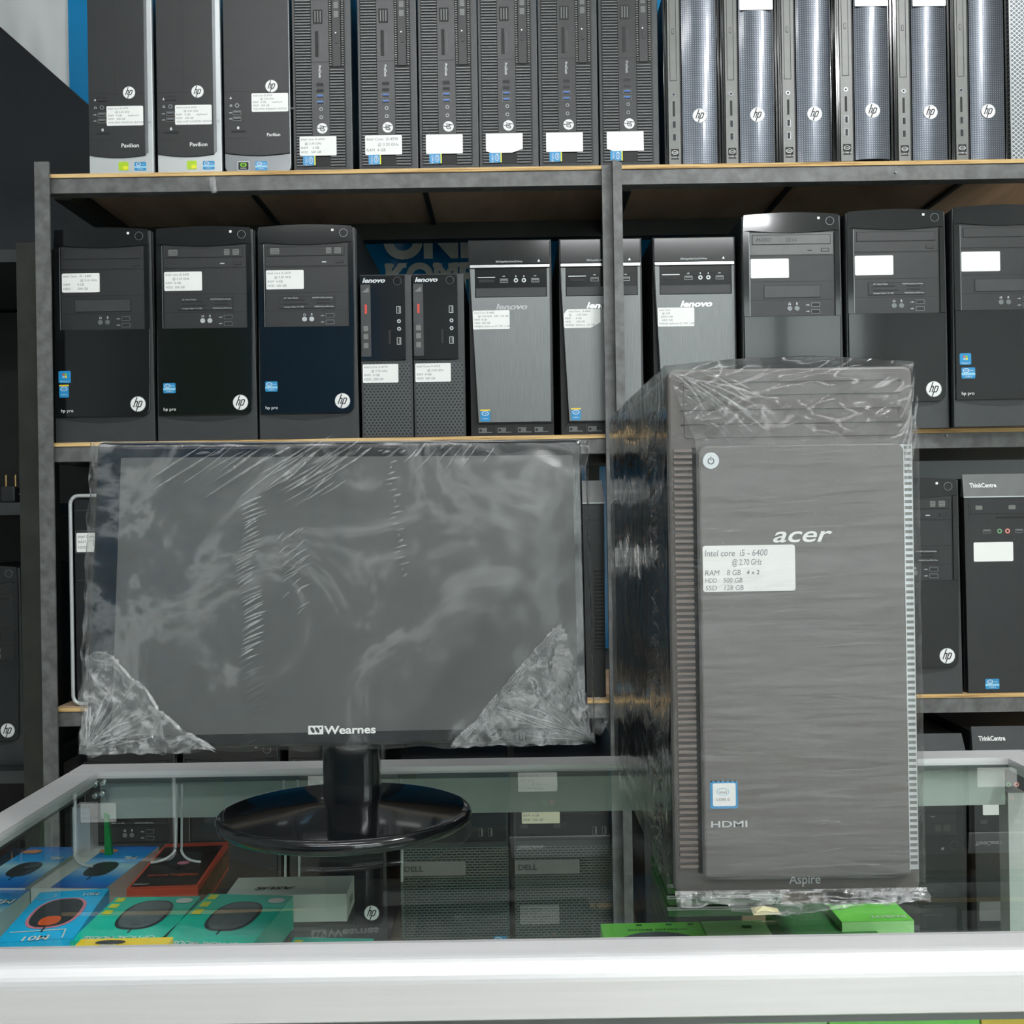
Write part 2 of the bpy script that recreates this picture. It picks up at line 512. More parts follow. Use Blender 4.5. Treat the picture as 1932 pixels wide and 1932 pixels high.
g.box(WX0, WX1, RY0 - 0.08, RY0, WZ1, ZT, 'wall_light'); g.box(WX0, WX1, RY0 - 0.08, RY0, 0, WZ0, 'wall_light')
struct(g, 'wall_front')
g = G(); g.frame(WX0, WX1, WZ0, WZ1, 0.05, RY0 - 0.06, RY0 + 0.01, 'alu')  # unseen window, added as a bright source for reflections on the right
for x in (1.10, 1.72): g.box(x, x + 0.07, RY0 - 0.05, RY0, WZ0 + .05, WZ1 - .05, 'alu_dark')  # mullions added to break the window's reflection into soft blobs
for z in (0.85, 1.50, 2.05): g.box(WX0 + .05, WX1 - .05, RY0 - 0.045, RY0 - 0.005, z, z + 0.09, 'alu_dark')
w1 = struct(g, 'added_window_1')
G().box(WX0 + .05, WX1 - .05, RY0 - 0.035, RY0 - 0.03, WZ0 + .05, WZ1 - .05, 'glass').obj('pane', w1)

for i, (x, y, L, alongx, pw) in enumerate(TUBES):
    r = thing('ceiling_light', ['white ceiling tube lamp over the right side of the counter', 'ceiling tube lamp over the left half of the counter', 'ceiling tube lamp behind the viewer on the left', 'ceiling tube lamp nearest the added shop window'][i], 'lamp', (x, y, CEIL_Z + 0.06), 0 if alongx else 90)
    G().box(-L / 2, L / 2, -0.035, 0.035, -0.05, 0.0, 'white').obj('housing', r)
    nm = 'tube_glow_%d' % i
    m_emit(nm, (0.975, 0.985, 1.0, 1), pw)
    G().tube([(-L / 2 + 0.03, 0, -0.075), (L / 2 - 0.03, 0, -0.075)], 0.024, nm, 12).obj('lamp_tube', r)

# ------------------------------------------------------------------ behind the viewer, seen only as soft reflections
po = G().box(-0.42, 0.42, 0, 0.006, 0, 1.18, 'banner_blue').obj('wall_poster', loc=(-1.25, -3.195, 1.54))
tag(po, 'plain blue poster high on the wall behind the viewer', 'poster')
po = G().box(-0.30, 0.30, 0, 0.006, 0, 1.18, 'green_cloth').obj('wall_poster', loc=(-1.98, -3.195, 1.54))
tag(po, 'plain green poster in the corner behind the viewer', 'poster')

# ------------------------------------------------------------------ tall steel rack
zt1 = P(600, 321, 1.655).z; zt2 = P(600, 828, 1.655).z; zt3 = P(600, 1328, 1.655).z; zt4 = CAMZ - 0.733
XL = P(92, 600, 1.655).x; XR = 1.75
xc = P(1160, 700, 1.63).x
rack = thing('storage_rack', 'tall dark steel rack with plywood shelves holding rows of desktop computers', 'rack', (0, 0, 0))
YB = 1.97
for zt in (zt1, zt2, zt3, zt4):
    G().box(XL, XR, 1.655, YB, zt - 0.006, zt, 'plywood').box(XL, XR, 1.6545, 1.656, zt - 0.0062, zt + 0.0002, 'ply_edge').obj('shelf_board', rack)
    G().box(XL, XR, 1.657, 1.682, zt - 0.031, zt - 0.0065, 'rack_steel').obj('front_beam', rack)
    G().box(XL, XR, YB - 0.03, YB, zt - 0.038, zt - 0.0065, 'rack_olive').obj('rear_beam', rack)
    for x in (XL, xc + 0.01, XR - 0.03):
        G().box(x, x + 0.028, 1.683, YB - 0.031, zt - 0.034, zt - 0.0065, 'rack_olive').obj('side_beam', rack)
for px in (462, 797, 1508, 1840):
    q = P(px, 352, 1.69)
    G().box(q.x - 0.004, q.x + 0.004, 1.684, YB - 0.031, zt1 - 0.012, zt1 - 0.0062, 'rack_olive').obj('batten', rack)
pl = P(78, 305, 1.64)
# posts (angle steel): a front flange and a side flange
g = G().prism([(pl.x - 0.012, 0), (pl.x + 0.012, 0), (pl.x + 0.012, pl.z), (pl.x - 0.012, pl.z)], 1.640, 1.644, 'rack_steel')
g.box(pl.x - 0.012, pl.x - 0.008, 1.644, 1.668, 0, pl.z - 0.002, 'rack_steel'); g.obj('post', rack)
pc = P(1160, 303, 1.63).z
g = G().prism([(xc + 0.001, 0), (xc + 0.0155, 0), (xc + 0.0155, pc - 0.006), (xc + 0.001, pc)], 1.622, 1.652, 'rack_steel')
g.box(xc - 0.015, xc + 0.001, 1.640, 1.652, 0, pc - 0.004, 'rack_steel'); g.obj('post', rack)
for x in (XL - 0.01, xc - 0.01, XR - 0.02):
    G().box(x - 0.012, x + 0.012, YB, YB + 0.024, 0, pl.z, 'rack_olive').obj('rear_post', rack)
G().box(XR, XR + 0.028, 1.64, 1.66, 0, pl.z, 'rack_steel').obj('post', rack)
for px, py in ((1786, 822), (1690, 325)):
    p = P(px, py, 1.656)
    G().disc(p.x, p.z, 0.0022, 1.6545, 1.657, 'dark_silver', 12).obj('rivet', rack)

tp = G().grid(4, 8, lambda u, v: (0.010 * (u - .5), -0.003 * math.sin(v * 2), -0.028 * v), 'film_crumple', True).obj('tape_strip', loc=P(400, 333, 1.650))
tp.rotation_euler = (0, -0.15, 0)
tag(tp, 'short strip of clear tape hanging from the top shelf edge', 'tape')

# ------------------------------------------------------------------ banner and sheet behind the rack
bx0 = P(130, 100, 2.26).x; bx1 = P(1330, 100, 2.26).x
def flat_sheet(name, x0, x1, z0, z1, y, mat, wob=0.004, nx=40, nz=40, sc=6, t=0.001):
    g = G()
    def fn(u, v): return (x0 + (x1 - x0) * u, y + wob * noise.noise(Vector((u * sc, v * sc, 1.7))), z0 + (z1 - z0) * v)
    g.grid(nx, nz, fn, mat)
    return g.obj(name)
bz0 = P(700, 1230, 2.26).z
ban = thing('banner', 'blue vinyl banner with large white lettering hung behind the rack', 'banner', (0, 0, 0))
flat_sheet('banner_sheet', bx0, bx1, bz0, ZT - 0.02, 2.26, 'banner_blue', 0.003).parent = ban
def lett(body, px, py, hpx, wpx, y=2.25):
    p = P(px, py, y); kk = y / F
    g = G(); g.text(body, 0, 0, hpx * kk, 'banner_text', y=0, w=wpx * kk, bold=0.05, ext=0, res=8)
    # slab serifs
    return g.obj('lettering', ban, loc=p)
lett('ONL', 724, 485, 62, 190)
g = G(); kk = 2.25 / F
def slab(cx, z, w): g.box((cx - w / 2) * kk, (cx + w / 2) * kk, -0.0005, 0.0, (z - 3.5) * kk, (z + 3.5) * kk, 'banner_text')
g.text('KOMP', 0, 0, 46 * kk, 'banner_text', y=0, w=172 * kk, bold=0.05, res=8)
for cx, z in ((7, 3), (7, 43), (34, 3), (31, 43), (98, 3), (98, 43), (127, 3), (127, 43), (143, 3), (143, 43)): slab(cx, z, 17)
g.obj('lettering', ban, loc=P(728, 545, 2.25))

sh = flat_sheet('plastic_sheet', P(-60, 100, 2.27).x, bx0 + 0.002, P(50, 520, 2.27).z, ZT - 0.02, 2.27, 'sheet_white', 0.006)
tag(sh, 'white plastic sheet hung on the wall left of the blue banner', 'sheet')

# big dark screen panel leaning behind the rack
c0 = P(0, 50, 2.18); c1 = P(168, 198, 2.18)
ang = math.atan2(c1.z - c0.z, c1.x - c0.x)
dr = (c1 - c0).normalized()
tr = c0 + dr * 0.50
tv = thing('screen_panel', 'large glossy black flat screen leaning at an angle behind the top left of the rack', 'television', tr, rot=(0, -ang, 0))
G().panel(-0.98, 0, -0.58, 0, 0.0, 0.035, 'deep_black', 0.006).obj('housing', tv)
G().panel(-0.975, -0.005, -0.575, -0.004, -0.003, 0.0, 'gloss_navy', 0.004).obj('screen', tv)

# ------------------------------------------------------------------ small fittings shared by the computers
MC = {}
HOSTS = [('glossy_face', ('round_badge', 'name_lettering', 'indicator_light')), ('front_insert', ('round_badge', 'name_lettering', 'eject_button')), ('gloss_panel', ('round_badge',)),
         ('top_flap', ('name_lettering',)), ('flap', ('drive_lettering',)), ('brushed_face', ('name_lettering',)), ('optical_drive', ('eject_tab', 'eject_button')),
         ('port_strip', ('round_badge', 'name_lettering', 'usb_port', 'audio_jack', 'card_slot', 'vent_slots')), ('port_recess', ('usb_port', 'audio_jack', 'card_slot')),
         ('bay_panel', ('usb_port', 'audio_jack', 'card_reader', 'port_symbols')), ('front_insert', ('usb_port', 'audio_jack', 'card_slot', 'port_symbols'))]
class Unit:
    def __init__(s, kind, name, label, cat, pos, w, group=None, scale=U, rotz=0.0, rot=None):
        s.kind, s.w, s.sc, s.parts = kind, w, scale, {}
        s.root = thing(name, label, cat, pos, rotz, group, rot)
    def part(s, name, fn, key='', parent=None, label=None):
        k = (s.kind, name, key)
        if k not in MC:
            g = G(); fn(g)
            g.xf(Matrix.Translation((-s.w / 2, 0, 0)))
            MC[k] = g.mesh(name, s.sc)
        o = bpy.data.objects.new(name, MC[k]); COL.objects.link(o)
        if parent is None:
            for host, kids in HOSTS:
                if name in kids and host in s.parts: parent = s.parts[host]; break
        o.parent = parent or s.root
        s.parts.setdefault(name, o)
        if label: o['label'] = label
        return o

def ribbon(g, pts, w, y, mat):
    for (x0, z0), (x1, z1) in zip(pts, pts[1:]):
        dx, dz = x1 - x0, z1 - z0; L = math.hypot(dx, dz) or 1
        nx, nz = -dz / L * w / 2, dx / L * w / 2
        ex, ez = dx / L * w * .3, dz / L * w * .3
        g.add([(x0 - ex - nx, y, z0 - ez - nz), (x1 + ex - nx, y, z1 + ez - nz), (x1 + ex + nx, y, z1 + ez + nz), (x0 - ex + nx, y, z0 - ez + nz)], [(0, 1, 2, 3)], mat)

def badge(g, cx, cz, r, rot=0.0, y=-0.9):
    g.disc(cx, cz, r * 1.06, y + 0.3, 0.2, 'dark_silver', 32); g.disc(cx, cz, r, y, 0.1, 'white', 32, bev=0.25)
    k = 0.36; c, s = math.cos(rot * D2R), math.sin(rot * D2R)
    def T(a, z):
        x = a + k * z
        return (cx + r * (x * c - z * s), cz + r * (x * s + z * c))
    w = r * 0.14
    for pl_ in ([(-.44, -.38), (-.44, .88)], [(-.44, .26), (-.22, .36), (-.12, .26), (-.12, -.38)], [(.10, -.92), (.10, .36)],
                [(.10, .36), (.40, .36), (.48, .26), (.48, -.26), (.40, -.38), (.10, -.38)]):
        ribbon(g, [T(a, z) for a, z in pl_], w, y - 0.12, 'ink_dark')

def chip_sticker(g, x0, x1, z0, z1, style='i5', rot=0):
    w, h = x1 - x0, z1 - z0
    g.panel(x0, x1, z0, z1, -0.45, 0.05, 'sticker_blue', min(w, h) * 0.1)
    cx, cz = (x0 + x1) / 2, (z0 + z1) / 2
    if rot:
        g.ring(x0 + w * 0.62, cz, h * .30, h * .25, -0.6, -0.4, 'white', 18, 0.7, 1.15)
        g.text('intel', x0 + w * 0.58, cz + h * .22, w * .13, 'white', -0.62, rot=-90)
        g.text('CORE i5', x0 + w * 0.2, cz + h * .3, w * .13, 'white', -0.62, rot=-90)
        g.panel(x1 - w * .10, x1, z0, z1, -0.55, 0, 'yellow_mark', 0.3)
        return
    if h > w:      # tall form
        g.panel(x0, x1, z1 - h * .12, z1, -0.55, 0, 'flag_yellow', 0.3)
        g.ring(cx, z0 + h * .66, w * .36, w * .29, -0.6, -0.4, 'white', 20, 1.0, 0.62)
        g.text('intel', cx, z0 + h * .62, h * .09, 'white', -0.62, align='CENTER')
        g.text('CORE i5', cx, z0 + h * .18, h * .10, 'white', -0.62, align='CENTER')
    else:
        g.panel(x0, x1, z0 + h * .30, z0 + h * .52, -0.55, 0, 'sticker_light', 0.2)
        g.ring(x0 + w * .34, z0 + h * .72, h * .26, h * .20, -0.62, -0.4, 'white', 20, 1.15, 0.75)
        g.text('intel', x0 + w * .34, z0 + h * .67, h * .11, 'white', -0.64, align='CENTER')
        g.text('inside', x0 + w * .62, z0 + h * .67, h * .11, 'white', -0.64)
        g.text('CORE i5', cx, z0 + h * .1, h * .13, 'white', -0.64, align='CENTER')

def flag_sticker(g, x0, x1, z0, z1):
    w, h = x1 - x0, z1 - z0
    g.panel(x0, x1, z0, z1, -0.45, 0.05, 'sticker_blue', w * .12)
    cx, cz = (x0 + x1) / 2, z0 + h * .62; q = w * .17
    for dx, dz, m in ((-1, 1, 'flag_red'), (1, 1, 'lime'), (-1, -1, 'sticker_light'), (1, -1, 'flag_yellow')):
        a, b = cx + (0.1 * q if dx > 0 else -1.1 * q), cz + (0.1 * q if dz > 0 else -1.1 * q)
        g.add([(a, -0.62, b), (a + q, -0.62, b - q * .15), (a + q * 1.1, -0.62, b + q * .85), (a + q * .1, -0.62, b + q)], [(0, 1, 2, 3)], m)
    g.text('Windows 7', cx, z0 + h * .10, h * .11, 'white', -0.62, align='CENTER')

def usb(g, x0, x1, z0, z1, tongue='ink_dark', shell='dark_silver', vert=False):
    g.panel(x0, x1, z0, z1, -0.7, 0.2, shell, 0.8); g.panel(x0 + .9, x1 - .9, z0 + .9, z1 - .9, -0.8, 0.1, 'deep_black', 0.3)
    if vert: g.box(x0 + (x1 - x0) * .55, x1 - 1.2, -1.0, 0, z0 + 1.6, z1 - 1.6, tongue)
    else: g.box(x0 + 1.8, x1 - 1.8, -1.0, 0, z0 + (z1 - z0) * .5, z1 - 1.3, tongue)

def jack(g, cx, cz, r, m='dark_silver'):
    g.ring(cx, cz, r, r * .5, -0.9, 0.0, m, 18); g.disc(cx, cz, r * .55, -0.3, 0.1, 'deep_black', 14)

def trident(g, x, z, k=1.0, rot=0):
    g.box(x - 3 * k, x + 3 * k, -0.35, 0, z - .3 * k, z + .3 * k, 'silver'); g.disc(x - 3 * k, z, 0.8 * k, -0.35, 0, 'silver', 8)
    ribbon(g, [(x - 1.5 * k, z), (x, z + 1.4 * k), (x + 1.5 * k, z + 1.4 * k)], .5 * k, -0.36, 'silver')
    ribbon(g, [(x - .5 * k, z), (x + .8 * k, z - 1.3 * k)], .5 * k, -0.36, 'silver')

def phones(g, x, z, k=1.0):
    g.ring(x, z, 2.0 * k, 1.4 * k, -0.36, 0, 'silver', 12); g.box(x - 2.2 * k, x - 1.0 * k, -0.37, 0, z - 2.4 * k, z - .2 * k, 'silver'); g.box(x + 1.0 * k, x + 2.2 * k, -0.37, 0, z - 2.4 * k, z - .2 * k, 'silver')

def mic(g, x, z, k=1.0):
    g.disc(x, z + k, 1.3 * k, -0.36, 0, 'silver', 10); g.box(x - 1.8 * k, x + 1.8 * k, -0.36, 0, z - 1.6 * k, z - 0.6 * k, 'silver'); g.box(x - .4 * k, x + .4 * k, -0.36, 0, z - 2.6 * k, z, 'silver')

def spec(g, x0, x1, z0, z1, lines, cut=None, y=-0.55, ink='ink', paper='label_paper', skew=0.0):
    r = (x1 - x0) * 0.03
    out = rr(x0, x1, z0, z1, r)
    if cut:
        out = [(x0, z0 + 2), (x0 + 2, z0), (x1 - cut[1][0], z0), (x1, z0 + cut[1][1]), (x1, z1 - cut[2][1]), (x1 - cut[2][0], z1), (x0 + cut[3][0], z1), (x0, z1 - cut[3][1])]
        if cut[0][0]: out = [(x0, z0 + cut[0][1]), (x0 + cut[0][0], z0)] + out[2:]
    g.prism(out, y, 0.02, paper)
    if lines:
        n = len(lines); H = z1 - z0
        for i, (dx, t) in enumerate(lines):
            h = H / (n + 1.2) * 0.62
            g.text(t, x0 + (x1 - x0) * (0.04 + dx), z1 - H * (i + 0.95) / (n + 0.55), h, ink, y - 0.12, shear=0.1, res=2)

L_I5 = [(0, 'Intel core i5-3470'), (.18, '@ 3.20 GHz'), (0, 'RAM  4 GB'), (0, 'HDD  500 GB')]
L_VGA = [(0, 'Intel core i5-3470'), (.2, '@ 3.20 GHz'), (0, 'RAM   4 GB        keyboard'), (0, 'HDD   500 GB'), (0, 'VGA AMD RADEON HD7570  1 GB')]

# ------------------------------------------------------------------ mid-size glossy tower with round white badge
def bay_tower(label, pos, group, reader=True, drive='plain', stickers='chip', jackc=('dark_silver', 'dark_silver'), note=None, cut=None, rotz=0.0, key='', notekey='a', w=188, h=404, depth=338, name='tower_computer', slant=0.0):
    u = Unit('bay', name, label, 'computer', pos, w, group, rotz=rotz)
    u.part('case', lambda g: g.box(2, w - 1, 8, depth, 0, h - 6, 'case_side'), key=(w, h))
    def bez(g):
        g.prism([(0, 0), (w, 0), (w - 3, h - 5)] + [(w - 3 - (w - 5) * i / 8, h - 5 + 7 * math.sin(math.pi * i / 8)) for i in range(1, 8)] + [(2, h - 5)], 0, 9, 'charcoal', 0.8)
    u.part('front_bezel', bez)
    def face(g):
        arc = [(w - 8 - (w - 14) * i / 10, 401 + 4 * math.sin(math.pi * i / 10)) for i in range(0, 11)]
        low = [(w - 8 - 16 + 16 * math.sin(a * 18 * D2R), 49 + 16 - 16 * math.cos(a * 18 * D2R)) for a in range(6)]
        # four pieces leave the drive bays open
        g.prism([(3, 49), (w - 24, 49)] + low[1:] + [(w - 6, 213), (3, 213)], -4.0, 0, 'gloss_black', 0.9)
        g.prism([(3, 213), (15, 213), (15, 370), (3, 370)], -4.0, 0, 'gloss_black')
        g.prism([(173, 213), (w - 6, 213), (w - 6, 370), (173, 370)], -4.0, 0, 'gloss_black')
        g.prism([(3, 370)] + [(15 + (173 - 15) * i / 8, 372 - 5 * math.sin(math.pi * i / 8) + 0) for i in range(9)] + [(w - 6, 370)] + arc + [(5, 401)], -4.0, 0, 'gloss_black')
        g.box(13.6, 15.0, -4.6, -1, 213, 368, 'dark_silver')
    u.part('glossy_face', face)
    def shade(g): g.prism([(6, 47)] + [(6 + (w - 20) * i / 10, 46 - 9 * math.sin(math.pi * i / 10)) for i in range(11)][1:-1] + [(w - 14, 47)], -0.6, 0.2, 'matte_black')  # dark inlay paints the shadow curve below the glossy face
    u.part('painted_shadow', shade)
    def bays(g):
        g.box(15, 173, -1.2, 0.2, 213, 372, 'matte_black')
        for z in (243, 277, 325, 344): g.box(15, 173, -1.3, -1.1, z - .5, z + .5, 'deep_black')
        g.box(171.6, 173, -1.6, 0, 213, 366, 'deep_black')
    u.part('bay_panel', bays)
    def drv(g):
        fc = 'mid_grey' if drive == 'light' else 'matte_black'
        g.panel(16, 171, 327, 368, -2.0, -1, fc, 1.2, 0.4)
        g.panel(20, 166, 345.5, 364, -2.3, -1.9, 'deep_black', 1); g.panel(21, 165, 346.5, 363, -3.0, -1.9, fc, 1, 0.4)
        g.panel(148, 163, 331.5, 338, -2.7, -1.9, 'deep_black', 1.5); g.panel(149, 162, 332.3, 337.2, -3.2, -1.9, fc, 1.5)
        g.box(123, 131, -2.3, -2, 333.4, 335.2, 'silver' if drive == 'marked' else 'ink_dark')
        if drive == 'marked':
            for x0, x1 in ((26, 43), (131, 141), (147, 159)):
                g.panel(x0, x1, 350, 361, -3.15, -3, 'strip_grey', 1.5)
                for k in range(3): g.box(x0 + 1, x1 - 1, -3.25, -3.1, 352 + 3 * k, 353 + 3 * k, 'charcoal')
        elif drive == 'light':
            g.text('M-DISC', 28, 351.5, 6, 'ink_dark', -3.1, shear=.2); g.ring(88, 354, 4, 3, -3.2, -3, 'ink_dark', 14); g.text('LG', 95, 351.5, 5, 'ink_dark', -3.1)
    u.part('optical_drive', drv, drive)
    def rd(g):
        g.panel(41, 146, 247, 270, -2.0, -1, 'matte_black' if reader else 'charcoal', 1.5, 0.3); g.frame(41, 146, 247, 270, 0.7, -2.2, -1, 'deep_black')
        if reader:
            for x0, x1, z in ((50, 90, 263), (50, 96, 255.5), (112, 137, 263), (112, 137, 257)):
                g.box(x0, x1, -2.4, -1.5, z - 1.3, z + 1.3, 'deep_black')
            g.text('xD / Smart Media', 50, 265.8, 2.6, 'silver', -2.3); g.text('MS/MMC/SD/Duo/Mobile', 104, 265.8, 2.6, 'silver', -2.3)
            g.text('Compact Flash I / II / MD', 50, 249, 2.6, 'silver', -2.3); g.text('MS/PRO/Duo/PRO-Duo', 108, 249, 2.6, 'silver', -2.3)
    u.part('card_reader', rd, reader)
    for i, cx in enumerate((88.5, 102)):
        u.part('audio_jack', lambda g, cx=cx, i=i: (g.disc(cx, 227, 4.6, -1.5, -1, 'silver' if jackc[0] != 'dark_silver' else 'dark_silver', 16), jack(g, cx, 227, 4.2, jackc[i]), g.xf(Matrix.Translation((0, -0.7, 0)))), (i, jackc))
    for i, z in enumerate((229.5, 217)):
        u.part('usb_port', lambda g, z=z: (usb(g, 128.5, 144.5, z, z + 8), g.xf(Matrix.Translation((0, -1.2, 0)))), i)
    u.part('port_symbols', lambda g: (phones(g, 88.5, 236), mic(g, 102, 236), trident(g, 122.5, 233), trident(g, 122.5, 221), g.xf(Matrix.Translation((0, -1.2, 0)))))
    u.part('power_button', lambda g: (g.ring(164.5, 388, 7.8, 7.0, -4.6, -3, 'dark_silver', 28), g.disc(164.5, 388, 7, -4.5, -3, 'gloss_black', 28, 0.3)))
    u.part('indicator_light', lambda g: g.panel(141.5, 146, 391.5, 396, -4.3, -3, 'white', 0.6))
    u.part('round_badge', lambda g: badge(g, 158, 71.5, 14, y=-4.9))
    u.part('name_lettering', lambda g: g.text('hp pro', 13, 58, 6, 'white', -4.2, w=23))
    if stickers == 'chip': u.part('maker_sticker', lambda g: (chip_sticker(g, 13, 36, 91, 110), g.xf(Matrix.Translation((0, -4, 0)))), 'c', label='blue chip sticker')
    elif stickers == 'both_tall':
        u.part('maker_sticker', lambda g: (flag_sticker(g, 9, 32, 113, 136), g.xf(Matrix.Translation((0, -4, 0)))), 'w', label='blue sticker with four-coloured flag')
        u.part('maker_sticker', lambda g: (chip_sticker(g, 10, 28, 86, 110), g.xf(Matrix.Translation((0, -4, 0)))), 't', label='tall blue chip sticker')
    elif stickers == 'both':
        u.part('maker_sticker', lambda g: (flag_sticker(g, 10, 31, 113, 134), g.xf(Matrix.Translation((0, -4, 0)))), 'w2', label='blue sticker with four-coloured flag')
        u.part('maker_sticker', lambda g: (chip_sticker(g, 13, 38, 88, 108), g.xf(Matrix.Translation((0, -4, 0)))), 'c2', label='blue chip sticker')
    if note is not None:
        u.part('spec_label', lambda g: (spec(g, 17, 88, 284, 320, note, cut), g.xf(Matrix.Translation((0, -1.2, 0)))), notekey, label='white handwritten paper label')
    return u

def face_pos(px0, px1, zt, y=SD, pyc=None):
    """front bottom centre of something standing at height zt between two photo columns"""
    py = pyc if pyc is not None else 600
    # the photo row of that height
    py = 968 - (zt - CAMZ) / y * F
    a = P(px0, py, y); b = P(px1, py, y)
    return Vector(((a.x + b.x) / 2, y, zt))

GP = 'mid-size glossy tower computers with round white badges'
zz = zt2 + 0.0003
bay_tower('glossy black tower with two blue stickers, leftmost on the middle shelf', face_pos(104, 294, zz), GP, reader=False, drive='plain', stickers='both_tall',
          note=[(0, 'Intel Core   i5 - 2400'), (.45, '@ 3.10 GHz'), (0, 'RAM        4 GB'), (0, 'HDD        500 GB')], cut=((0, 0), (8, 0.5), (0.5, 3), (2, 2)), notekey='cut')
bay_tower('glossy black tower with one blue sticker, second from left on the middle shelf', face_pos(297, 487, zz), GP, True, 'marked', 'chip', ('jack_lime', 'jack_pink'), L_I5, notekey='n5')
bay_tower('glossy black tower standing just left of the two narrow mesh-front computers', face_pos(489, 679, zz), GP, True, 'marked', 'chip', ('jack_lime', 'jack_pink'), L_I5, notekey='n5')
bay_tower('black tower with a light grey disc drive and blank white label, middle shelf', face_pos(1405, 1593, zz, 1.645), GP, False, 'light', None, note=[], notekey='blank')
bay_tower('black tower with card reader and white badge showing beside the wrapped tower top', face_pos(1600, 1792, zz, 1.635), GP, True, 'plain', None, note=[], notekey='blank')
bay_tower('black tower with flag sticker cut by the right photo edge, middle shelf', face_pos(1802, 1993, zz, 1.62), GP, False, 'plain', 'both', note=[], notekey='blank')

# ------------------------------------------------------------------ slim desktops, black insert in a pale frame
GS = 'slim black and silver desktops at the left end of the top shelf'
def slim_silver(label, pos, dark=False, key='s'):
    w = 125 if dark else 121
    fr = 'dark_silver' if dark else 'silver'
    u = Unit('slim' + key[0], 'slim_desktop_computer', label, 'computer', pos, w, GS)
    u.part('case', lambda g: g.box(3, w - 3, 8, 338, 3, 346, 'case_side'))
    u.part('front_frame', lambda g: g.panel(0, w, 1, 350, 0, 9, fr, 7 if not dark else 14, 1.2), label='dark silver front frame' if dark else 'pale silver front frame')
    x1 = 107 if not dark else w - 2
    def ins(g):
        n = 10
        low = [(1 + (x1 - 1) * i / n, 43 - 9 * math.sin(math.pi * (0.1 + 0.75 * i / n)) ** 0.8) for i in range(n + 1)]
        g.prism(low + [(x1, 348), (1, 348)], -3, 0, 'matte_black', 0.6)
        if not dark: g.prism([(x1, low[-1][1] + 2), (x1 + 5, low[-1][1] + 6), (x1 + 5, 348), (x1, 348)], -1.8, 0, 'dark_silver')
        g.box(1, x1 - (0 if dark else 1), -3.08, -2.9, 154.6, 155.4, 'deep_black')
        if not dark: g.box(50.6, 51.3, -3.08, -2.9, 155, 347, 'deep_black')
        g.box(1, 45, -3.08, -2.9, 66, 66.6, 'deep_black')
    u.part('front_insert', ins)
    o = (0, 0) if not dark else (-1, -2)
    if not dark:
        u.part('eject_button', lambda g: (g.panel(16, 37, 139.5, 148, -3.4, -2.9, 'deep_black', 2), g.panel(17.5, 35.5, 141, 146.5, -3.8, -2.9, 'matte_black', 1.5)))
    u.part('audio_jack', lambda g: (jack(g, 26.5 + o[0], 128.6, 4.2), g.xf(Matrix.Translation((0, -3, 0)))))
    for i, z in enumerate((111, 99.5)):
        u.part('usb_port', lambda g, z=z: (usb(g, 18.5 + o[0], 34 + o[0], z, z + 8, 'mouse_grey', 'strip_grey'), g.xf(Matrix.Translation((0, -3, 0)))), i)
    u.part('card_slot', lambda g: g.box(14, 41, -3.3, -2.9, 77.5, 81.5, 'deep_black'))
    def sy(g):
        phones(g, 14, 129); trident(g, 13.5, 115, .9); trident(g, 13.5, 103.5, .9); g.panel(25, 29, 84, 89, -.36, 0, 'silver', .5)
        g.add([(11.5, -.36, 141), (16, -.36, 141), (13.7, -.36, 146)], [(0, 1, 2)], 'silver'); g.xf(Matrix.Translation((0, -2.9, 0)))
    u.part('port_symbols', sy)
    c = (78, 156) if not dark else (91, 164)
    u.part('round_badge', lambda g: badge(g, c[0], c[1], 11.3, y=-3.9))
    if not dark:
        u.part('name_lettering', lambda g: g.text('Pavilion', 62, 53, 7.5, 'white', -3.2, w=33, bold=.01))
        u.part('spec_label', lambda g: (spec(g, 35, 104, 94, 131, L_VGA), g.xf(Matrix.Translation((0, -3, 0)))), label='white handwritten paper label')
        def gs(g):
            g.panel(55, 73.5, 10.5, 27, -.5, .05, 'sticker_green', 2); g.panel(63, 73, 12, 19, -.65, 0, 'yellow_mark', 3)
        u.part('maker_sticker', gs, 'g', label='small lime green sticker')
        u.part('maker_sticker', lambda g: chip_sticker(g, 85, 107, 10, 26), 'c', label='small blue chip sticker')
    else:
        u.part('name_lettering', lambda g: g.text('Pavilion', 81, 70, 6, 'white', -3.2, w=25, bold=.01))
        u.part('spec_label', lambda g: (spec(g, 53, 122, 116, 151, L_VGA), g.xf(Matrix.Translation((0, -3, 0)))), label='white handwritten paper label')
        def nv(g):
            g.panel(24, 46, 7, 24, -.5, .05, 'silver', 1); g.panel(25.2, 44.8, 8.2, 22.8, -.6, 0, 'deep_black', .5); g.panel(29, 41, 14, 21, -.7, 0, 'lime', 2.5)
            g.ring(35, 17.5, 2.6, 1.2, -.85, -.5, 'deep_black', 12, 1.3, .8); g.text('NVIDIA', 35, 10, 2.4, 'white', -.72, align='CENTER')
        u.part('maker_sticker', nv, 'n', label='small black sticker with green eye mark')
        u.part('maker_sticker', lambda g: chip_sticker(g, 57.5, 80, 7, 24), 'c', label='small blue chip sticker')
    return u
z1 = zt1 + 0.0003
slim_silver('slim desktop with white-silver frame and green sticker, leftmost on the top shelf', face_pos(169, 290, z1))
slim_silver('slim desktop with white-silver frame and green sticker, second on the top shelf', face_pos(298, 419, z1 ))
slim_silver('slim desktop with dark silver foot and black green-eye sticker, third on the top shelf', face_pos(425, 549, z1), True, 'd')

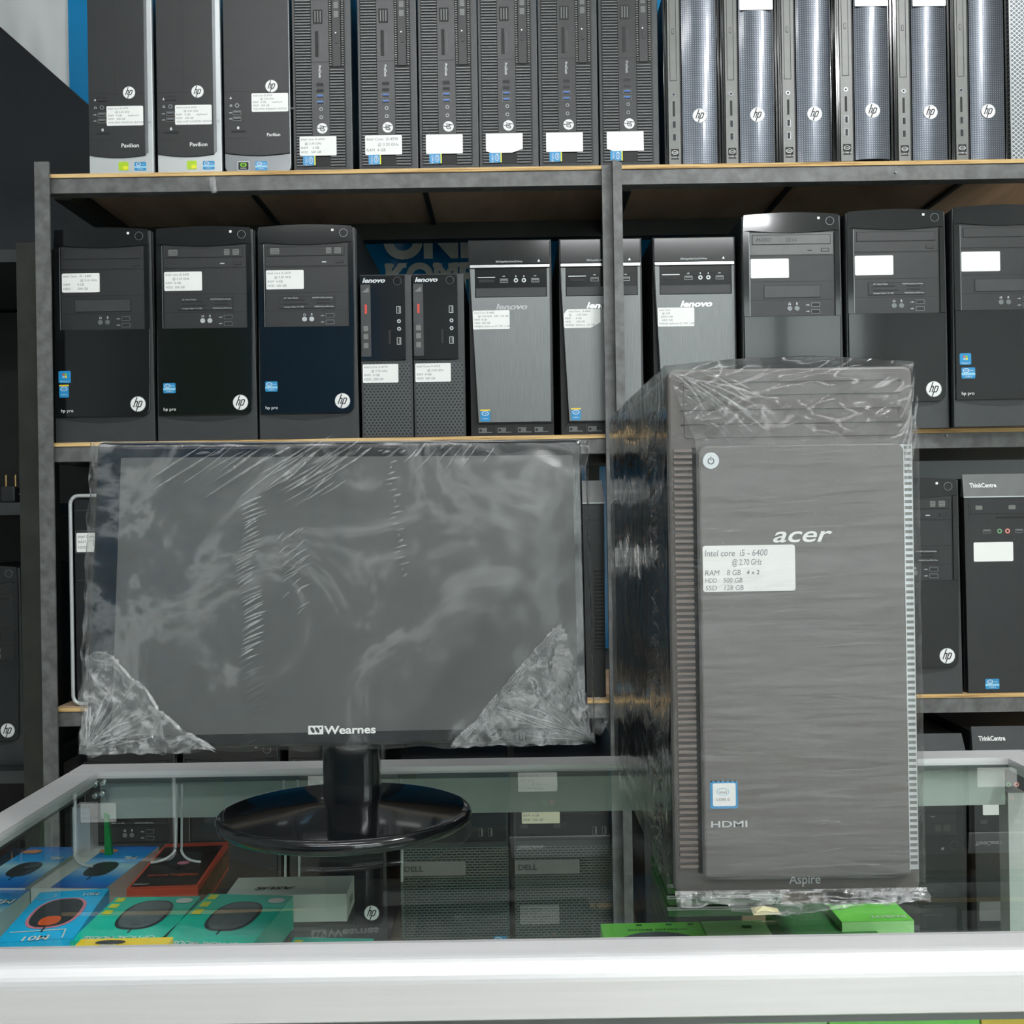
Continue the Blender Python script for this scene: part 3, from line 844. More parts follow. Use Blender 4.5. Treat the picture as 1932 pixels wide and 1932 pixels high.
# ------------------------------------------------------------------ ribbed small desktops
GR = 'black ribbed small desktops in the middle of the top shelf'
def ribbed(label, pos, nk, note, cut=None, rotz=0):
    w = 112
    u = Unit('rib', 'ribbed_desktop_computer', label, 'computer', pos, w, GR, rotz=rotz)
    u.part('case', lambda g: g.box(2, w - 2, 10, 338, 0, 380, 'case_side'))
    def bz(g):
        g.panel(0, w, 0, 382, 1, 11, 'charcoal', 3, 1.5)
        g.frame(3.5, 102, 9, 378, 1.6, 0, 1.5, 'case_side')
    u.part('front_bezel', bz)
    u.part('recess_panel', lambda g: g.panel(4.5, 101, 10, 377, 0.2, 1.2, 'deep_black', 6))
    def ribs(g):
        z = 13
        while z < 374:
            g.box(7, 36, -1.8, 0.4, z, z + 2.5, 'rib_grey')
            z += 5.45
    u.part('ribbed_grille', ribs, 'l')
    def ribs2(g):
        z = 13
        while z < 198:
            g.box(71, 98, -1.8, 0.4, z, z + 2.5, 'rib_grey'); z += 5.45
    u.part('ribbed_grille', ribs2, 'r')
    for a in (71.5, 94.5):
        def bd(g, a=a):
            z = 202
            while z < 374:
                g.box(a, a + 3.4, -1.8, 0.4, z, z + 2.1, 'strip_grey'); z += 4.3
        u.part('beaded_edge', bd, a)
    def strip(g):
        g.box(37, 70, -1.2, 0.4, 67, 377, 'case_side'); g.box(37, 70, -1.3, -1.1, 208.6, 209.4, 'deep_black'); g.box(37, 37.6, -1.6, 0, 67, 377, 'charcoal')
    u.part('port_strip', strip)
    def dv(g):
        g.panel(76.5, 92.5, 200, 376, -1.4, 0.4, 'matte_black', 1); g.frame(76.5, 92.5, 200, 376, .6, -1.6, 0, 'deep_black')
        g.panel(82, 88, 243, 260, -1.8, -1, 'deep_black', 1); g.panel(82.7, 87.3, 243.8, 259.2, -2.1, -1, 'matte_black', 1)
        g.box(82, 84.5, -1.6, -1, 262.5, 265, 'white')
        for z in (293, 310): g.panel(80, 89, z, z + 12, -1.6, -1, 'mid_grey', 1)
    u.part('optical_drive', dv)
    u.part('card_slot', lambda g: (g.box(44.5, 50.5, -1.8, -1, 219, 267, 'deep_black'), g.box(55, 55.4, -1.4, -1, 224, 262, 'mid_grey')))
    def vs(g):
        g.panel(41, 59, 281, 308, -1.5, -1, 'deep_black', 1.5)
        for x in (44, 49, 54): g.box(x, x + 2.2, -2.0, -1, 284, 305, 'mid_grey')
    u.part('vent_slots', vs)
    for i, (z, m) in enumerate(((163, 'ink_dark'), (151.5, 'ink_dark'), (140, 'usb_blue'), (128.5, 'usb_blue'))):
        u.part('usb_port', lambda g, z=z, m=m: (usb(g, 45, 60, z, z + 7.6, m, 'mid_grey' if m == 'usb_blue' else 'charcoal'), g.xf(Matrix.Translation((0, -1.1, 0)))), i, label='blue usb port' if m == 'usb_blue' else None)
    for i, z in enumerate((120, 104.5)):
        u.part('audio_jack', lambda g, z=z: (jack(g, 54, z, 3.6), g.xf(Matrix.Translation((0, -1.1, 0)))), i)
    u.part('round_badge', lambda g: badge(g, 55.5, 83.5, 9.7, rot=-80, y=-2.1))
    u.part('name_lettering', lambda g: (g.text('ProDesk', 50.5, 202, 4.6, 'silver', -1.35, rot=-90, w=23)))
    u.part('maker_sticker', lambda g: (chip_sticker(g, 18.6, 42, 14, 33, rot=1), g.xf(Matrix.Translation((0, -1.8, 0)))), label='blue chip sticker set sideways')
    u.part('spec_label', lambda g: (spec(g, 12.5, 82, 32, 68.5, note, cut), g.xf(Matrix.Translation((0, -2.0, 0)))), nk, label='white paper label')
    return u
ns = [[(0, 'Intel core i5-4590'), (.1, '@ 3.30 GHz'), (0, 'RAM     4 GB'), (0, 'HDD   500 GB')], [(0, 'Intel Core  i5-4590'), (.3, '@ 3.30 GHz'), (0, 'RAM  4 GB'), (0, '')], [], [], [], []]
ns[1] = ns[1][:3]
spots = [(553, 667), (676, 791), (792, 904), (904, 1018), (1018, 1131), (1132, 1246)]
for i, (a, b) in enumerate(spots):
    ribbed(['ribbed black desktop beside the dark silver slim one, handwritten label, leftmost of six', 'ribbed black desktop with handwritten label, second of six on the top shelf',
            'ribbed black desktop with plain square label, third of six on the top shelf', 'ribbed black desktop whose white label is cut at both lower corners',
            'ribbed black desktop with blank white label, fifth of six, left of the centre post', 'ribbed black desktop above the centre post, rightmost of the six'][i],
           face_pos(a, b, z1), i, ns[i], [None, None, None, ((10, 3), (20, 7), (2, 0.5), (0, 0)), None, ((12, 4), (0, 0), (0, 0), (0, 0))][i], rotz=0)

# ------------------------------------------------------------------ slim desktops with dotted gloss panel
GD = 'slim desktops with dotted glossy side panels at the right of the top shelf'
def dotted(label, pos, tall=330, note=None, nk=''):
    w = 107
    u = Unit('dot' + nk, 'slim_desktop_computer', label, 'computer', pos, w, GD)
    u.part('case', lambda g: g.box(2, w - 2, 6, 330, 0, tall - 2, 'case_side'))
    def bz(g):
        g.box(0, w, 3, 7, 0, tall, 'gloss_black')
        for x0, x1, y in ((0, 3.5, -4), (4.5, 8, -1), (99, 101.5, -1), (102.5, 106.5, -3)): g.panel(x0, x1, 1, tall - 1, y, 4, 'gloss_black', 1, .6)
    u.part('front_bezel', bz)
    u.part('port_strip', lambda g: (g.box(8.5, 31, -3, 4, 2, tall - 4, 'strip_grey'), g.box(31, 33, -4, 4, 2, tall - 4, 'deep_black')))
    def dv(g):
        g.frame(12, 25, 162, tall - 10, .8, -3.4, -2.6, 'deep_black'); g.panel(16.5, 21, 250, 261, -3.5, -2.6, 'deep_black', 1.5); g.panel(17.1, 20.4, 250.7, 260.3, -3.7, -2.6, 'strip_grey', 1.4)
    u.part('optical_drive', dv)
    u.part('audio_jack', lambda g: (jack(g, 18.5, 136, 4.2), g.xf(Matrix.Translation((0, -3, 0)))))
    u.part('card_slot', lambda g: g.box(16.5, 20.8, -3.3, -2.6, 95, 123.5, 'deep_black'))
    for i, z in enumerate((72.5, 48.5)):
        u.part('usb_port', lambda g, z=z: (usb(g, 15.5, 22.5, z, z + 14, 'ink_dark', 'dark_silver', True), g.xf(Matrix.Translation((0, -3, 0)))), i)
    def cm(g):
        g.panel(12, 27, 14, 34, -3.3, -2.9, 'deep_black', 1); g.ring(19.5, 27, 6, 5, -3.5, -3.2, 'white', 20, 1, .65)
        g.text('intel', 19.5, 25.6, 3, 'white', -3.5, align='CENTER'); g.text('CORE i5', 19.5, 16.5, 3, 'white', -3.5, align='CENTER')
    u.part('maker_sticker', cm, label='small black chip sticker')
    def gp(g):
        n = 14; x0, x1 = 34.5, 99
        prof = [(x0 + (x1 - x0) * i / n, -3 - 7.0 * (math.sin(math.pi * (0.06 + 0.90 * i / n)) ** 0.8)) for i in range(n + 1)]
        for i in range(n):
            a, b = prof[i], prof[i + 1]
            g.add([(a[0], a[1], 3), (b[0], b[1], 3), (b[0], b[1], tall - 3), (a[0], a[1], tall - 3)], [(0, 1, 2, 3)], 'dot_gloss', True)
            g.add([(a[0], a[1], 3), (b[0], b[1], 3), (b[0], 4, 3), (a[0], 4, 3)], [(0, 3, 2, 1)], 'gloss_black')
            g.add([(a[0], a[1], tall - 3), (b[0], b[1], tall - 3), (b[0], 4, tall - 3), (a[0], 4, tall - 3)], [(0, 1, 2, 3)], 'gloss_black')
    u.part('gloss_panel', gp)
    u.part('round_badge', lambda g: badge(g, 66, 93, 13, y=-10.6))
    if note: u.part('spec_label', lambda g: (g.panel(35.5, 98, note, note + 36, -10.6, -10.2, 'label_paper', 2)), label='white paper label')
    return u
dl = [(1253, 1362), (1361, 1470), (1470, 1576), (1578, 1686), (1687, 1794), (1796, 1902)]
dn = ['just right of the ribbed ones', 'with a white label at the top, second from the left', 'third from the left, over the wrapped tower', 'standing lowest, fourth from the left', 'with a white label at the top, fifth from the left', 'rightmost, beside the silver mesh case']
for i, (a, b) in enumerate(dl):
    p = face_pos(a, b, z1, 1.67 if i != 3 else 1.66)
    dotted('dotted-panel slim desktop ' + dn[i], p, [330, 330, 330, 330, 330, 330][i], {1: 290, 3: 288, 4: 292}.get(i), nk={1: 'a', 3: 'b', 4: 'c'}.get(i, ''))

p = face_pos(1907, 2103, z1, 1.67)
mc = Unit('meshcase', 'mesh_front_computer', 'silver mesh-fronted computer cut by the right photo edge on the top shelf', 'computer', p, 196)
mc.part('case', lambda g: g.box(2, 194, 8, 338, 0, 378, 'case_side'))
mc.part('mesh_panel', lambda g: (g.panel(0, 196, 0, 380, 0, 9, 'diamond_mesh', 3, 1.0)))
mc.part('edge_trim', lambda g: (g.box(0, 2.2, -2, 0.2, 0, 380, 'chrome'), g.box(2.2, 196, -2, 0.2, 0, 3, 'silver')))

# ------------------------------------------------------------------ narrow desktops with hexagonal mesh
GN = 'narrow desktops with glossy top panel and mesh foot on the middle shelf'
def narrow(label, pos, nk, note):
    w = 97
    u = Unit('narrow', 'narrow_desktop_computer', label, 'computer', pos, w, GN)
    u.part('case', lambda g: g.box(2, w - 1, 8, 338, 0, 306, 'case_side'))
    u.part('front_bezel', lambda g: g.panel(0, w, 0, 309, 0, 9, 'charcoal', 2, 1))
    u.part('glossy_face', lambda g: g.panel(1, 85, 147, 307, -3, 0, 'gloss_black', 2, .6))
    u.part('mesh_grille', lambda g: g.panel(5, 92, 3, 142, -0.6, 0.2, 'hex_grille', 1))
    u.part('name_lettering', lambda g: g.text('lenovo', 5, 293.5, 8.5, 'silver', -3.3, w=43, bold=.035, shear=.25))
    def dv(g):
        g.panel(1.5, 20, 154, 290, -3.8, -2.8, 'charcoal', 1, .3)
        for z in (202, 187, 170): g.panel(6, 15, z, z + 10, -4.0, -3.6, 'strip_grey', 1.5)
        g.add([(4, -4.0, 275), (17, -4.0, 275), (17, -4.0, 285)], [(0, 1, 2)], 'strip_grey')
    u.part('optical_drive', dv)
    u.part('eject_tab', lambda g: g.panel(9, 13, 234.5, 252, -4.4, -3.6, 'red_tab', 1), label='small red tab')
    u.part('power_button', lambda g: (g.ring(71, 296, 8, 7, -3.5, -2, 'charcoal', 24), g.disc(71, 296, 6.6, -3.6, -2, 'gloss_black', 24, .3)))
    for i, z in enumerate((234.5, 176)):
        u.part('usb_port', lambda g, z=z: (usb(g, 68.5, 76.5, z, z + 13.5, 'strip_grey', 'silver', True), g.xf(Matrix.Translation((0, -2.8, 0)))), i)
    for i, z in enumerate((220, 205.5)):
        u.part('audio_jack', lambda g, z=z: (jack(g, 73, z, 3.6, 'silver'), g.xf(Matrix.Translation((0, -2.8, 0)))), i)
    u.part('card_slot', lambda g: g.box(53, 57.5, -3.3, -2.6, 177, 204, 'deep_black'))
    u.part('spec_label', lambda g: spec(g, 3, 70, 105, 140, note, y=-1.2), nk, label='white handwritten paper label')
    return u
narrow('narrow desktop with red tab and mesh foot, left one of the two', face_pos(684, 780, zz), 'l', [(0, 'Intel Core i3-4170'), (.2, '@ 3.70 GHz'), (0, 'RAM : 4 GB'), (0, 'HDD : 500 GB')])
narrow('narrow desktop with red tab and mesh foot, right one of the two', face_pos(783, 879, zz), 'r', [(0, 'Intel Core i3-4150'), (.3, '@ 3.50 GHz'), (0, 'RAM  4 GB'), (0, 'HDD  500 GB')])

# ------------------------------------------------------------------ brushed metal towers
GB = 'tall towers with brushed grey fronts on the middle shelf'
def brushed(label, pos, nk, note, cut=None, sticker=True):
    w, h = 156, 371
    u = Unit('brush', 'tower_computer', label, 'computer', pos, w, GB)
    u.part('case', lambda g: g.box(0, w + 1, 10, 338, 2, h, 'deep_black'))
    u.part('front_bezel', lambda g: g.prism([(14, 24), (w - 3, 24), (w, 40), (w, h), (0, h), (0, 320)], 1, 12, 'matte_black', 1))
    u.part('flap', lambda g: g.panel(2, 153, 324, 369, -3, 1, 'gloss_black', 1.5, .8))
    u.part('trim_strip', lambda g: g.panel(2, 153, 317, 323.5, -5, 1, 'chrome', 1.5, 1))
    def fc(g):
        g.prism([(15, 27), (151, 27), (152, 262), (148, 258), (15, 258), (11, 262), (8.6, 120)][:2] + [(152, 262), (4.5, 262)], -3, 1, 'brushed')
        g.prism([(4.5, 262), (11.5, 262), (11.5, 316), (3, 316)], -3, 1, 'brushed'); g.prism([(147.5, 262), (152, 262), (152, 316), (147.5, 316)], -3, 1, 'brushed')
    u.part('brushed_face', fc)
    def rc(g):
        g.box(11.5, 147.5, -0.5, 1, 262, 316, 'gloss_black')
    u.part('port_recess', rc)
    u.part('recess_ledge', lambda g: g.prism([(13, 263), (146, 263), (146, 280), (13, 280)], -2.2, 0, 'matte_black', .5))
    u.part('card_slot', lambda g: (g.panel(19.5, 48, 291, 296.5, -1.2, 0, 'deep_black', 1), g.box(17, 50, -.8, 0, 299.5, 301, 'silver')))
    for i, x in enumerate((59, 118)):
        u.part('usb_port', lambda g, x=x: (usb(g, x, x + 15, 290, 297.5, 'strip_grey', 'dark_silver'), trident(g, x + 7.5, 302, .8), g.xf(Matrix.Translation((0, -.5, 0)))), i)
    for i, x in enumerate((89, 104)):
        u.part('audio_jack', lambda g, x=x: (jack(g, x, 294, 4, 'silver'), mic(g, x, 302, .7), g.xf(Matrix.Translation((0, -.5, 0)))), i)
    u.part('name_lettering', lambda g: g.text('lenovo', 50, 239, 10.5, 'chrome', -3.4, w=60, bold=.035, shear=.25, ext=.5))
    u.part('drive_lettering', lambda g: (g.text('DVD SuperMulti Drive/CD-Writer', 52, 327.5, 3.4, 'silver', -3.2, w=50), g.add([(130, -3.2, 328), (135, -3.2, 328), (132.5, -3.2, 333)], [(0, 1, 2)], 'silver')))
    if sticker: u.part('maker_sticker', lambda g: (chip_sticker(g, 18, 36.5, 28.5, 51), g.xf(Matrix.Translation((0, -3, 0)))), label='tall blue chip sticker')
    u.part('spec_label', lambda g: (spec(g, 7, 76, 202, 237.5, note, cut), g.xf(Matrix.Translation((0, -3, 0)))), nk, label='white handwritten paper label')
    def ft(g):
        g.prism([(0, 0), (w, 0), (w, 6), (w - 4, 25), (14, 25), (0, 6)], 3, 12, 'deep_black')
        for x in (14, 50, 88, 120): g.box(x, x + 26, 1.6, 4, 7, 17, 'mid_grey'); g.disc(x + 4, 12, 2.6, 1.2, 2, 'deep_black', 10); g.box(x + 16, x + 26, 1.2, 2, 9, 17, 'deep_black')
        for x in (46, 84): g.box(x, x + 2, 1, 5, 0, 22, 'matte_black')
    u.part('foot_grille', ft)
    return u
L4 = [(0, 'Intel Core i5-4460'), (.1, '@ 3.20 GHz   SSD  120 GB'), (0, 'RAM  4 GB'), (0, 'HDD  500 GB'), (0, 'NVIDIA GeForce GT 730  2 GB')]
brushed('brushed grey tower with full front visible, left of the centre post', face_pos(887, 1047, zz), 'a', L4)
brushed('brushed grey tower standing partly behind the centre post', face_pos(1059, 1217, zz), 'b', [(.1, 'Intel Core   i5-4460'), (.1, '@       3.20 GHz'), (0, 'RAM       8 GB'), (0, 'HDD       500 GB'), (0, 'NVIDIA  GeForce  GT 730')], cut=((2, 2), (18, 10), (0, 0), (7, 9)))
brushed('brushed grey tower half hidden behind the wrapped tower top', face_pos(1236, 1394, zz), 'c', [(0, 'Intel Core'), (.08, '@ 3.20'), (.05, 'RAM 4 GB'), (.08, 'HDD 500'), (0, 'NVIDIA GeForce GT 730  2 GB')])

# ------------------------------------------------------------------ office towers with sloped top flap (lower shelves)
GO = 'plain black office towers with a sloped grey top flap'
def office(label, pos, nk, w=190, h=410, sticker=True, note=None, rotz=0, vents=True, flap='mid_grey'):
    u = Unit('office%s' % nk, 'tower_computer', label, 'computer', pos, w, GO, rotz=rotz)
    u.part('case', lambda g: g.box(2, w - 2, 16, 338, 0, h - 8, 'case_side'))
    u.part('front_bezel', lambda g: g.prism([(4, 0), (w - 4, 0), (w - 1, h - 42), (1, h - 42)], 4, 17, 'matte_black', 1))
    def fl(g):
        g.add([(0, 2, h - 42), (w, 2, h - 42), (w - 4, 16, h), (4, 16, h), (0, 17, h - 42), (w, 17, h - 42)], [(0, 1, 2, 3), (0, 3, 4), (1, 5, 2)], flap)
        g.box(0, w, 1.6, 3, h - 44, h - 42, 'silver')
    u.part('top_flap', fl)
    def tx(g):
        s0 = len(g.v); g.text('ThinkCentre', 0, 0, 8.5, 'white', 0, w=50, bold=.03)
        M = Matrix.Translation((14, 6.6, h - 25)) @ Matrix.Rotation(-math.atan2(14, 42), 4, 'X'); g.xf(M, s0)
    u.part('name_lettering', tx)
    def dv(g):
        g.panel(10, w - 10, h - 88, h - 48, 3.2, 4.4, 'matte_black', 1.5); g.panel(13, w - 13, h - 75, h - 52, 2.4, 4, 'matte_black', 1.2, .4)
        for x in (22, 84): g.panel(x, x + 13, h - 67, h - 59, 2.2, 3, 'strip_grey', 2)
        g.panel(60, 120, h - 84, h - 80, 2.8, 4, 'deep_black', 1)
    u.part('optical_drive', dv)
    for i, x in enumerate((36, 96)):
        u.part('usb_port', lambda g, x=x: (usb(g, x, x + 15, h - 111, h - 104, 'strip_grey', 'dark_silver'), g.xf(Matrix.Translation((0, 4, 0)))), i)
    for i, (x, m) in enumerate(((67, 'jack_green'), (82, 'jack_pink'))):
        u.part('audio_jack', lambda g, x=x, m=m: (jack(g, x, h - 107.5, 4.6, m), g.xf(Matrix.Translation((0, 4, 0)))), i)
    if note is not None: u.part('spec_label', lambda g: (spec(g, 18, 92, h - 164, h - 128, note), g.xf(Matrix.Translation((0, 4, 0)))), label='white paper label')
    if sticker: u.part('maker_sticker', lambda g: (chip_sticker(g, 36, 62, 7, 26), g.xf(Matrix.Translation((0, 4, 0)))), label='blue chip sticker')
    if vents:
        def vt(g):
            for k in range(22): g.box(w - 22, w - 5, 2.2, 4.4, 90 + k * 7, 93.5 + k * 7, 'deep_black'); g.box(w - 22, w - 5, 1.6, 4.4, 93.5 + k * 7, 95 + k * 7, 'charcoal')
        u.part('vent_slots', vt)
    return u
z3 = zt3 + 0.0003
bay_tower('black tower with white badge on the lower shelf, just right of the wrapped tower', face_pos(1626, 1818, z3, 1.655), GP, True, 'marked', None, note=None)
office('black office tower with blank white label, lower shelf at the right photo edge', face_pos(1826, 2016, z3, 1.655), 'r', note=[], vents=False)
office('black office tower with side vent slots seen past the monitor right edge', face_pos(958, 1146, z3), 'v', note=[(0, 'Intel Core i5-3470'), (.3, '@ 3.20 GHz'), (0, 'RAM  4 GB'), (0, 'HDD  500 GB')])
office('black office tower mostly hidden behind the monitor, between framed and vented ones', face_pos(560, 750, z3), 'h', note=[(0, 'Intel Core i5'), (0, 'RAM  4 GB')], vents=False)

# framed tower on the lower shelf
p = face_pos(136, 330, z3)
fu = Unit('framed', 'tower_computer', 'black tower with a rounded silver tube frame, left of the monitor on the lower shelf', 'computer', p, 194)
fu.part('case', lambda g: g.box(6, 188, 10, 338, 3, 392, 'deep_black'))
fu.part('glossy_face', lambda g: g.panel(9, 185, 4, 390, 0, 10, 'gloss_black', 8, 1))
def _fr(g):
    o = rr(3.5, 190.5, 4, 396, 16, n=8)
    g.tube([(x, -3, z) for x, z in o], 3.6, 'silver', 8, closed=True)
fu.part('tube_frame', _fr)
def _fb(g):
    g.frame(11, 180, 288, 330, .7, -.4, 0, 'strip_grey'); g.box(11, 180, -.4, 0, 368, 369, 'charcoal'); g.box(11, 180, -.4, 0, 236, 237, 'charcoal')
fu.part('bay_panel', _fb)
fu.part('spec_label', lambda g: spec(g, 13, 80, 290, 326, [(0, 'Intel Core i3'), (0, ''), (0, 'RAM'), (0, 'HDD')][:1] + [(0, 'RAM'), (0, 'HDD')]), label='white handwritten paper label')

# bottom shelf, partly seen through the counter glass
z4 = zt4 + 0.0003
GM = 'towers with grey mesh fronts on the bottom shelf behind the counter'
def mesh_tower(label, pos, nk, note, sticker):
    w, h = 206, 366
    u = Unit('mesh' + nk, 'tower_computer', label, 'computer', pos, w, GM)
    u.part('case', lambda g: g.box(2, w - 2, 8, 318, 0, h - 1, 'case_side'))
    u.part('front_bezel', lambda g: g.panel(0, w, 0, h, 1, 9, 'dell_face', 2, 1))
    u.part('mesh_grille', lambda g: g.panel(1, w - 1, 4, h - 166, -1.5, 1, 'slot_grille', 1))
    def dv(g):
        g.panel(4, w - 4, h - 155, h - 4, -0.4, 1, 'matte_black', 2); g.panel(14, w - 14, h - 60, h - 20, -1.2, 1, 'matte_black', 2, .4); g.panel(14, w - 14, h - 108, h - 68, -1.2, 1, 'matte_black', 2, .4)
    u.part('drive_bay', dv)
    u.part('name_bar', lambda g: (g.panel(1, 124, h - 218, h - 192, -3, 0, 'strip_grey', 1.5, .6), g.text('DELL', 8, h - 209, 10, 'charcoal', -3.2, w=36, bold=.02)))
    if note: u.part('spec_label', lambda g: (spec(g, 16, 88, h - 122, h - 84, note, paper='yellowed_paper'), g.xf(Matrix.Translation((0, -1.2, 0)))), label='yellowed handwritten paper label')
    if sticker: u.part('maker_sticker', lambda g: (chip_sticker(g, w - 30, w - 6, 10, 32), g.xf(Matrix.Translation((0, -1.5, 0)))), label='blue chip sticker')
    for i, x in enumerate((150, 168)):
        u.part('usb_port', lambda g, x=x: usb(g, x, x + 8, h - 145, h - 130, 'strip_grey', 'dark_silver', True), i)
    return u
mesh_tower('grey mesh-front tower under the counter glass, left of two, blue sticker', face_pos(757, 963, z4, 1.68), 'a', None, True)
mesh_tower('grey mesh-front tower under the counter glass, right of two, yellowed label', face_pos(972, 1178, z4, 1.68), 'b', [(0, 'Intel Core i5-3470'), (.3, '@ 3.20 GHz'), (0, 'RAM  4 GB'), (0, 'HDD  500 GB')], False)
for i, (a, b, lab) in enumerate(((150, 340, 'black tower on the bottom shelf behind the white earphone cables'), (346, 536, 'black tower on the bottom shelf behind the monitor stand, left'), (545, 735, 'black tower on the bottom shelf behind the monitor stand, right'))):
    bay_tower(lab, face_pos(a, b, z4 - 0.03 + 0.03, 1.70), GP, i != 1, 'plain', None, note=None)
office('black tower on the bottom shelf behind the foot of the wrapped tower', face_pos(1216, 1406, z4, 1.68), 'm', w=190, h=404, note=None, sticker=False, vents=False, flap='charcoal')
office('black tower top seen over the counter rear rail beside the wrapped tower', face_pos(1640, 1832, z4, 1.66), 'k', w=190, h=404, note=None, sticker=False, vents=False, flap='charcoal')
office('black office tower top at the far right over the counter rear rail', face_pos(1842, 2034, z4, 1.66), 'j', w=190, h=416, note=[], vents=False, flap='charcoal')

# ------------------------------------------------------------------ neighbouring dark rack at the left
r2 = thing('storage_rack', 'dark olive wooden rack cut by the left photo edge beside the tall rack', 'rack', (0, 0, 0))
a = P(30, 458, 1.74); b = P(76, 458, 1.74)
G().box(a.x, b.x, 1.74, 1.80, 0, a.z, 'rack_olive').obj('post', r2)
G().box(a.x + 0.004, b.x - 0.006, 2.1, 2.15, 0, a.z - 0.02, 'rack_olive').obj('rear_post', r2)
shz = [P(15, 470, 1.75).z, P(15, 948, 1.75).z, P(15, 1455, 1.75).z]
for z in shz:
    G().box(a.x - 0.5, a.x - 0.0005, 1.752, 2.15, z - 0.022, z, 'charcoal').obj('shelf_board', r2)
G().box(a.x - 0.5, a.x - 0.0005, 2.14, 2.15, 0.02, shz[0] - 0.03, 'deep_black').obj('back_panel', r2)
p = P(-42, 1455, 1.79); p.z = shz[2] + 0.0003; p.y = 1.79
bay_tower('black tower with white badge on the dark rack, cut by the left photo edge', p, GP, True, 'plain', None, note=None)
sp = P(22, 930, 1.79)
pb = thing('power_plug', 'black two-pin power plug lying on the dark rack at the left edge', 'plug', (sp.x, 1.79, shz[1] + 0.0008))
kk = 1.79 / F
G().panel(-14 * kk, 12 * kk, 0, 30 * kk, -0.012, 0.016, 'matte_black', 0.004, 0.002).obj('plug_body', pb)
for x in (-11, 7):
    G().tube([(x * kk, 0.002, 28 * kk), (x * kk, 0.002, 52 * kk)], 0.0021, 'brass', 8).obj('prong', pb)
G().tube([(10 * kk, 0.004, 14 * kk), (22 * kk, 0.01, 18 * kk), (34 * kk, 0.03, 12 * kk), (30 * kk, 0.10, 4 * kk), (-60 * kk, 0.15, 4 * kk)], 0.0028, 'matte_black').obj('cord', pb)

# ------------------------------------------------------------------ glass counter
gz = GLASS_Z
yb0 = PZ(600, 1456, gz).y; yb1 = yb0 + 0.032
xl1 = PZ(188, 1461, gz).x; xl0 = xl1 - 0.030
xr0 = PZ(1908, 1452, gz).x + 0.012; xr1 = xr0 + 0.03
yf1 = PZ(966, 1784, gz).y; yf0 = yf1 - 0.036
ct = thing('display_counter', 'aluminium-framed glass display counter in the foreground holding mouse cartons', 'counter', ((xl0 + xr1) / 2, (yf0 + yb1) / 2, 0))
def cpart(g, name, label=None):
    g.xf(Matrix.Translation((-(xl0 + xr1) / 2, -(yf0 + yb1) / 2, 0)))
    return g.obj(name, ct, label=label)
XF0, XF1 = xl0 - 0.0, xr1
prof = [(yf1, gz - 0.012), (yf1, gz + 0.004), (yf1 - 0.008, gz + 0.006)]
R_ = 0.012
for i in range(9):
    t = i / 8 * math.pi / 2
    prof.append((yf0 + R_ - R_ * math.sin(t), gz + 0.006 - R_ + R_ * math.cos(t)))
prof += [(yf0, gz - 0.0265), (yf0 + 0.002, gz - 0.028), (yf0 + 0.006, gz - 0.028), (yf0 + 0.006, gz - 0.034), (yf1, gz - 0.034)]
g = G(); n = len(prof)
vs = [(x, y, z) for x in (XF0, XF1) for y, z in prof]
for i in range(n):
    j = (i + 1) % n
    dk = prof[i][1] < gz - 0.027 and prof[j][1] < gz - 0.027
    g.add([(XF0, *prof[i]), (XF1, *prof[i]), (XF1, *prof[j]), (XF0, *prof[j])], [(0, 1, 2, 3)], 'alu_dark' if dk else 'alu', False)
g.add([(XF0, y, z) for y, z in prof], [list(range(n))], 'alu'); g.add([(XF1, y, z) for y, z in prof], [list(range(n))[::-1]], 'alu')
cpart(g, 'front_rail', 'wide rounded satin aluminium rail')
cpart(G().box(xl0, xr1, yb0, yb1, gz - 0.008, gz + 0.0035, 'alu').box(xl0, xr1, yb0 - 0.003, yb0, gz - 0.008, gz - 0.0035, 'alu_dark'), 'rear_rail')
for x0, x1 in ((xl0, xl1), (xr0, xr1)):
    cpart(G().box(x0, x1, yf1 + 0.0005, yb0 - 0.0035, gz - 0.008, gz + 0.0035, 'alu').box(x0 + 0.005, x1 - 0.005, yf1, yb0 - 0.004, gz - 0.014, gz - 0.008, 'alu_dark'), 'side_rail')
cpart(G().box(xl1 + 0.0005, xr0 - 0.0005, yf1 + 0.0005, yb0 - 0.004, gz - 0.0025, gz, 'glass'), 'glass_top')
cpart(G().box(xl1, xr0, yb0 + 0.004, yb0 + 0.008, gz - 0.046, gz - 0.009, 'white_panel'), 'rear_header')
ZS = gz - 0.110       # inner glass shelf
cpart(G().box(xl0 + 0.012, xr1 - 0.012, yf1 - 0.018, yb0 - 0.002, ZS - 0.005, ZS - 0.0002, 'shelf_glass'), 'inner_shelf')
cpart(G().box(xl1 - 0.01, xr0 + 0.01, yf1 - 0.026, yf1 - 0.022, 0.42, gz - 0.035, 'glass'), 'front_glass')
for x in (xl0 + 0.004, xr1 - 0.008):
    cpart(G().box(x, x + 0.004, yf1 - 0.02, yb0 - 0.002, 0.42, gz - 0.015, 'glass'), 'side_glass')
for x in (xl0, xr1 - 0.026):
    for y in (yf0 + 0.004, yb1 - 0.026):
        cpart(G().box(x, x + 0.018, y, y + 0.02, 0.40, gz - 0.0345, 'alu'), 'corner_post')
cpart(G().box(xl0, xr1, yf0 + 0.004, yb1, 0.0, 0.40, 'white_panel'), 'base_cabinet')
for px, py in ((181, 1479), (196, 1477), (181, 1500), (195, 1496)):
    q = P(px, py, yb0 - 0.006)
    cpart(G().disc(q.x, q.z, 0.0030, yb0 - 0.010, yb0 - 0.004, 'chrome', 14, 0.001), 'clamp_bolt')

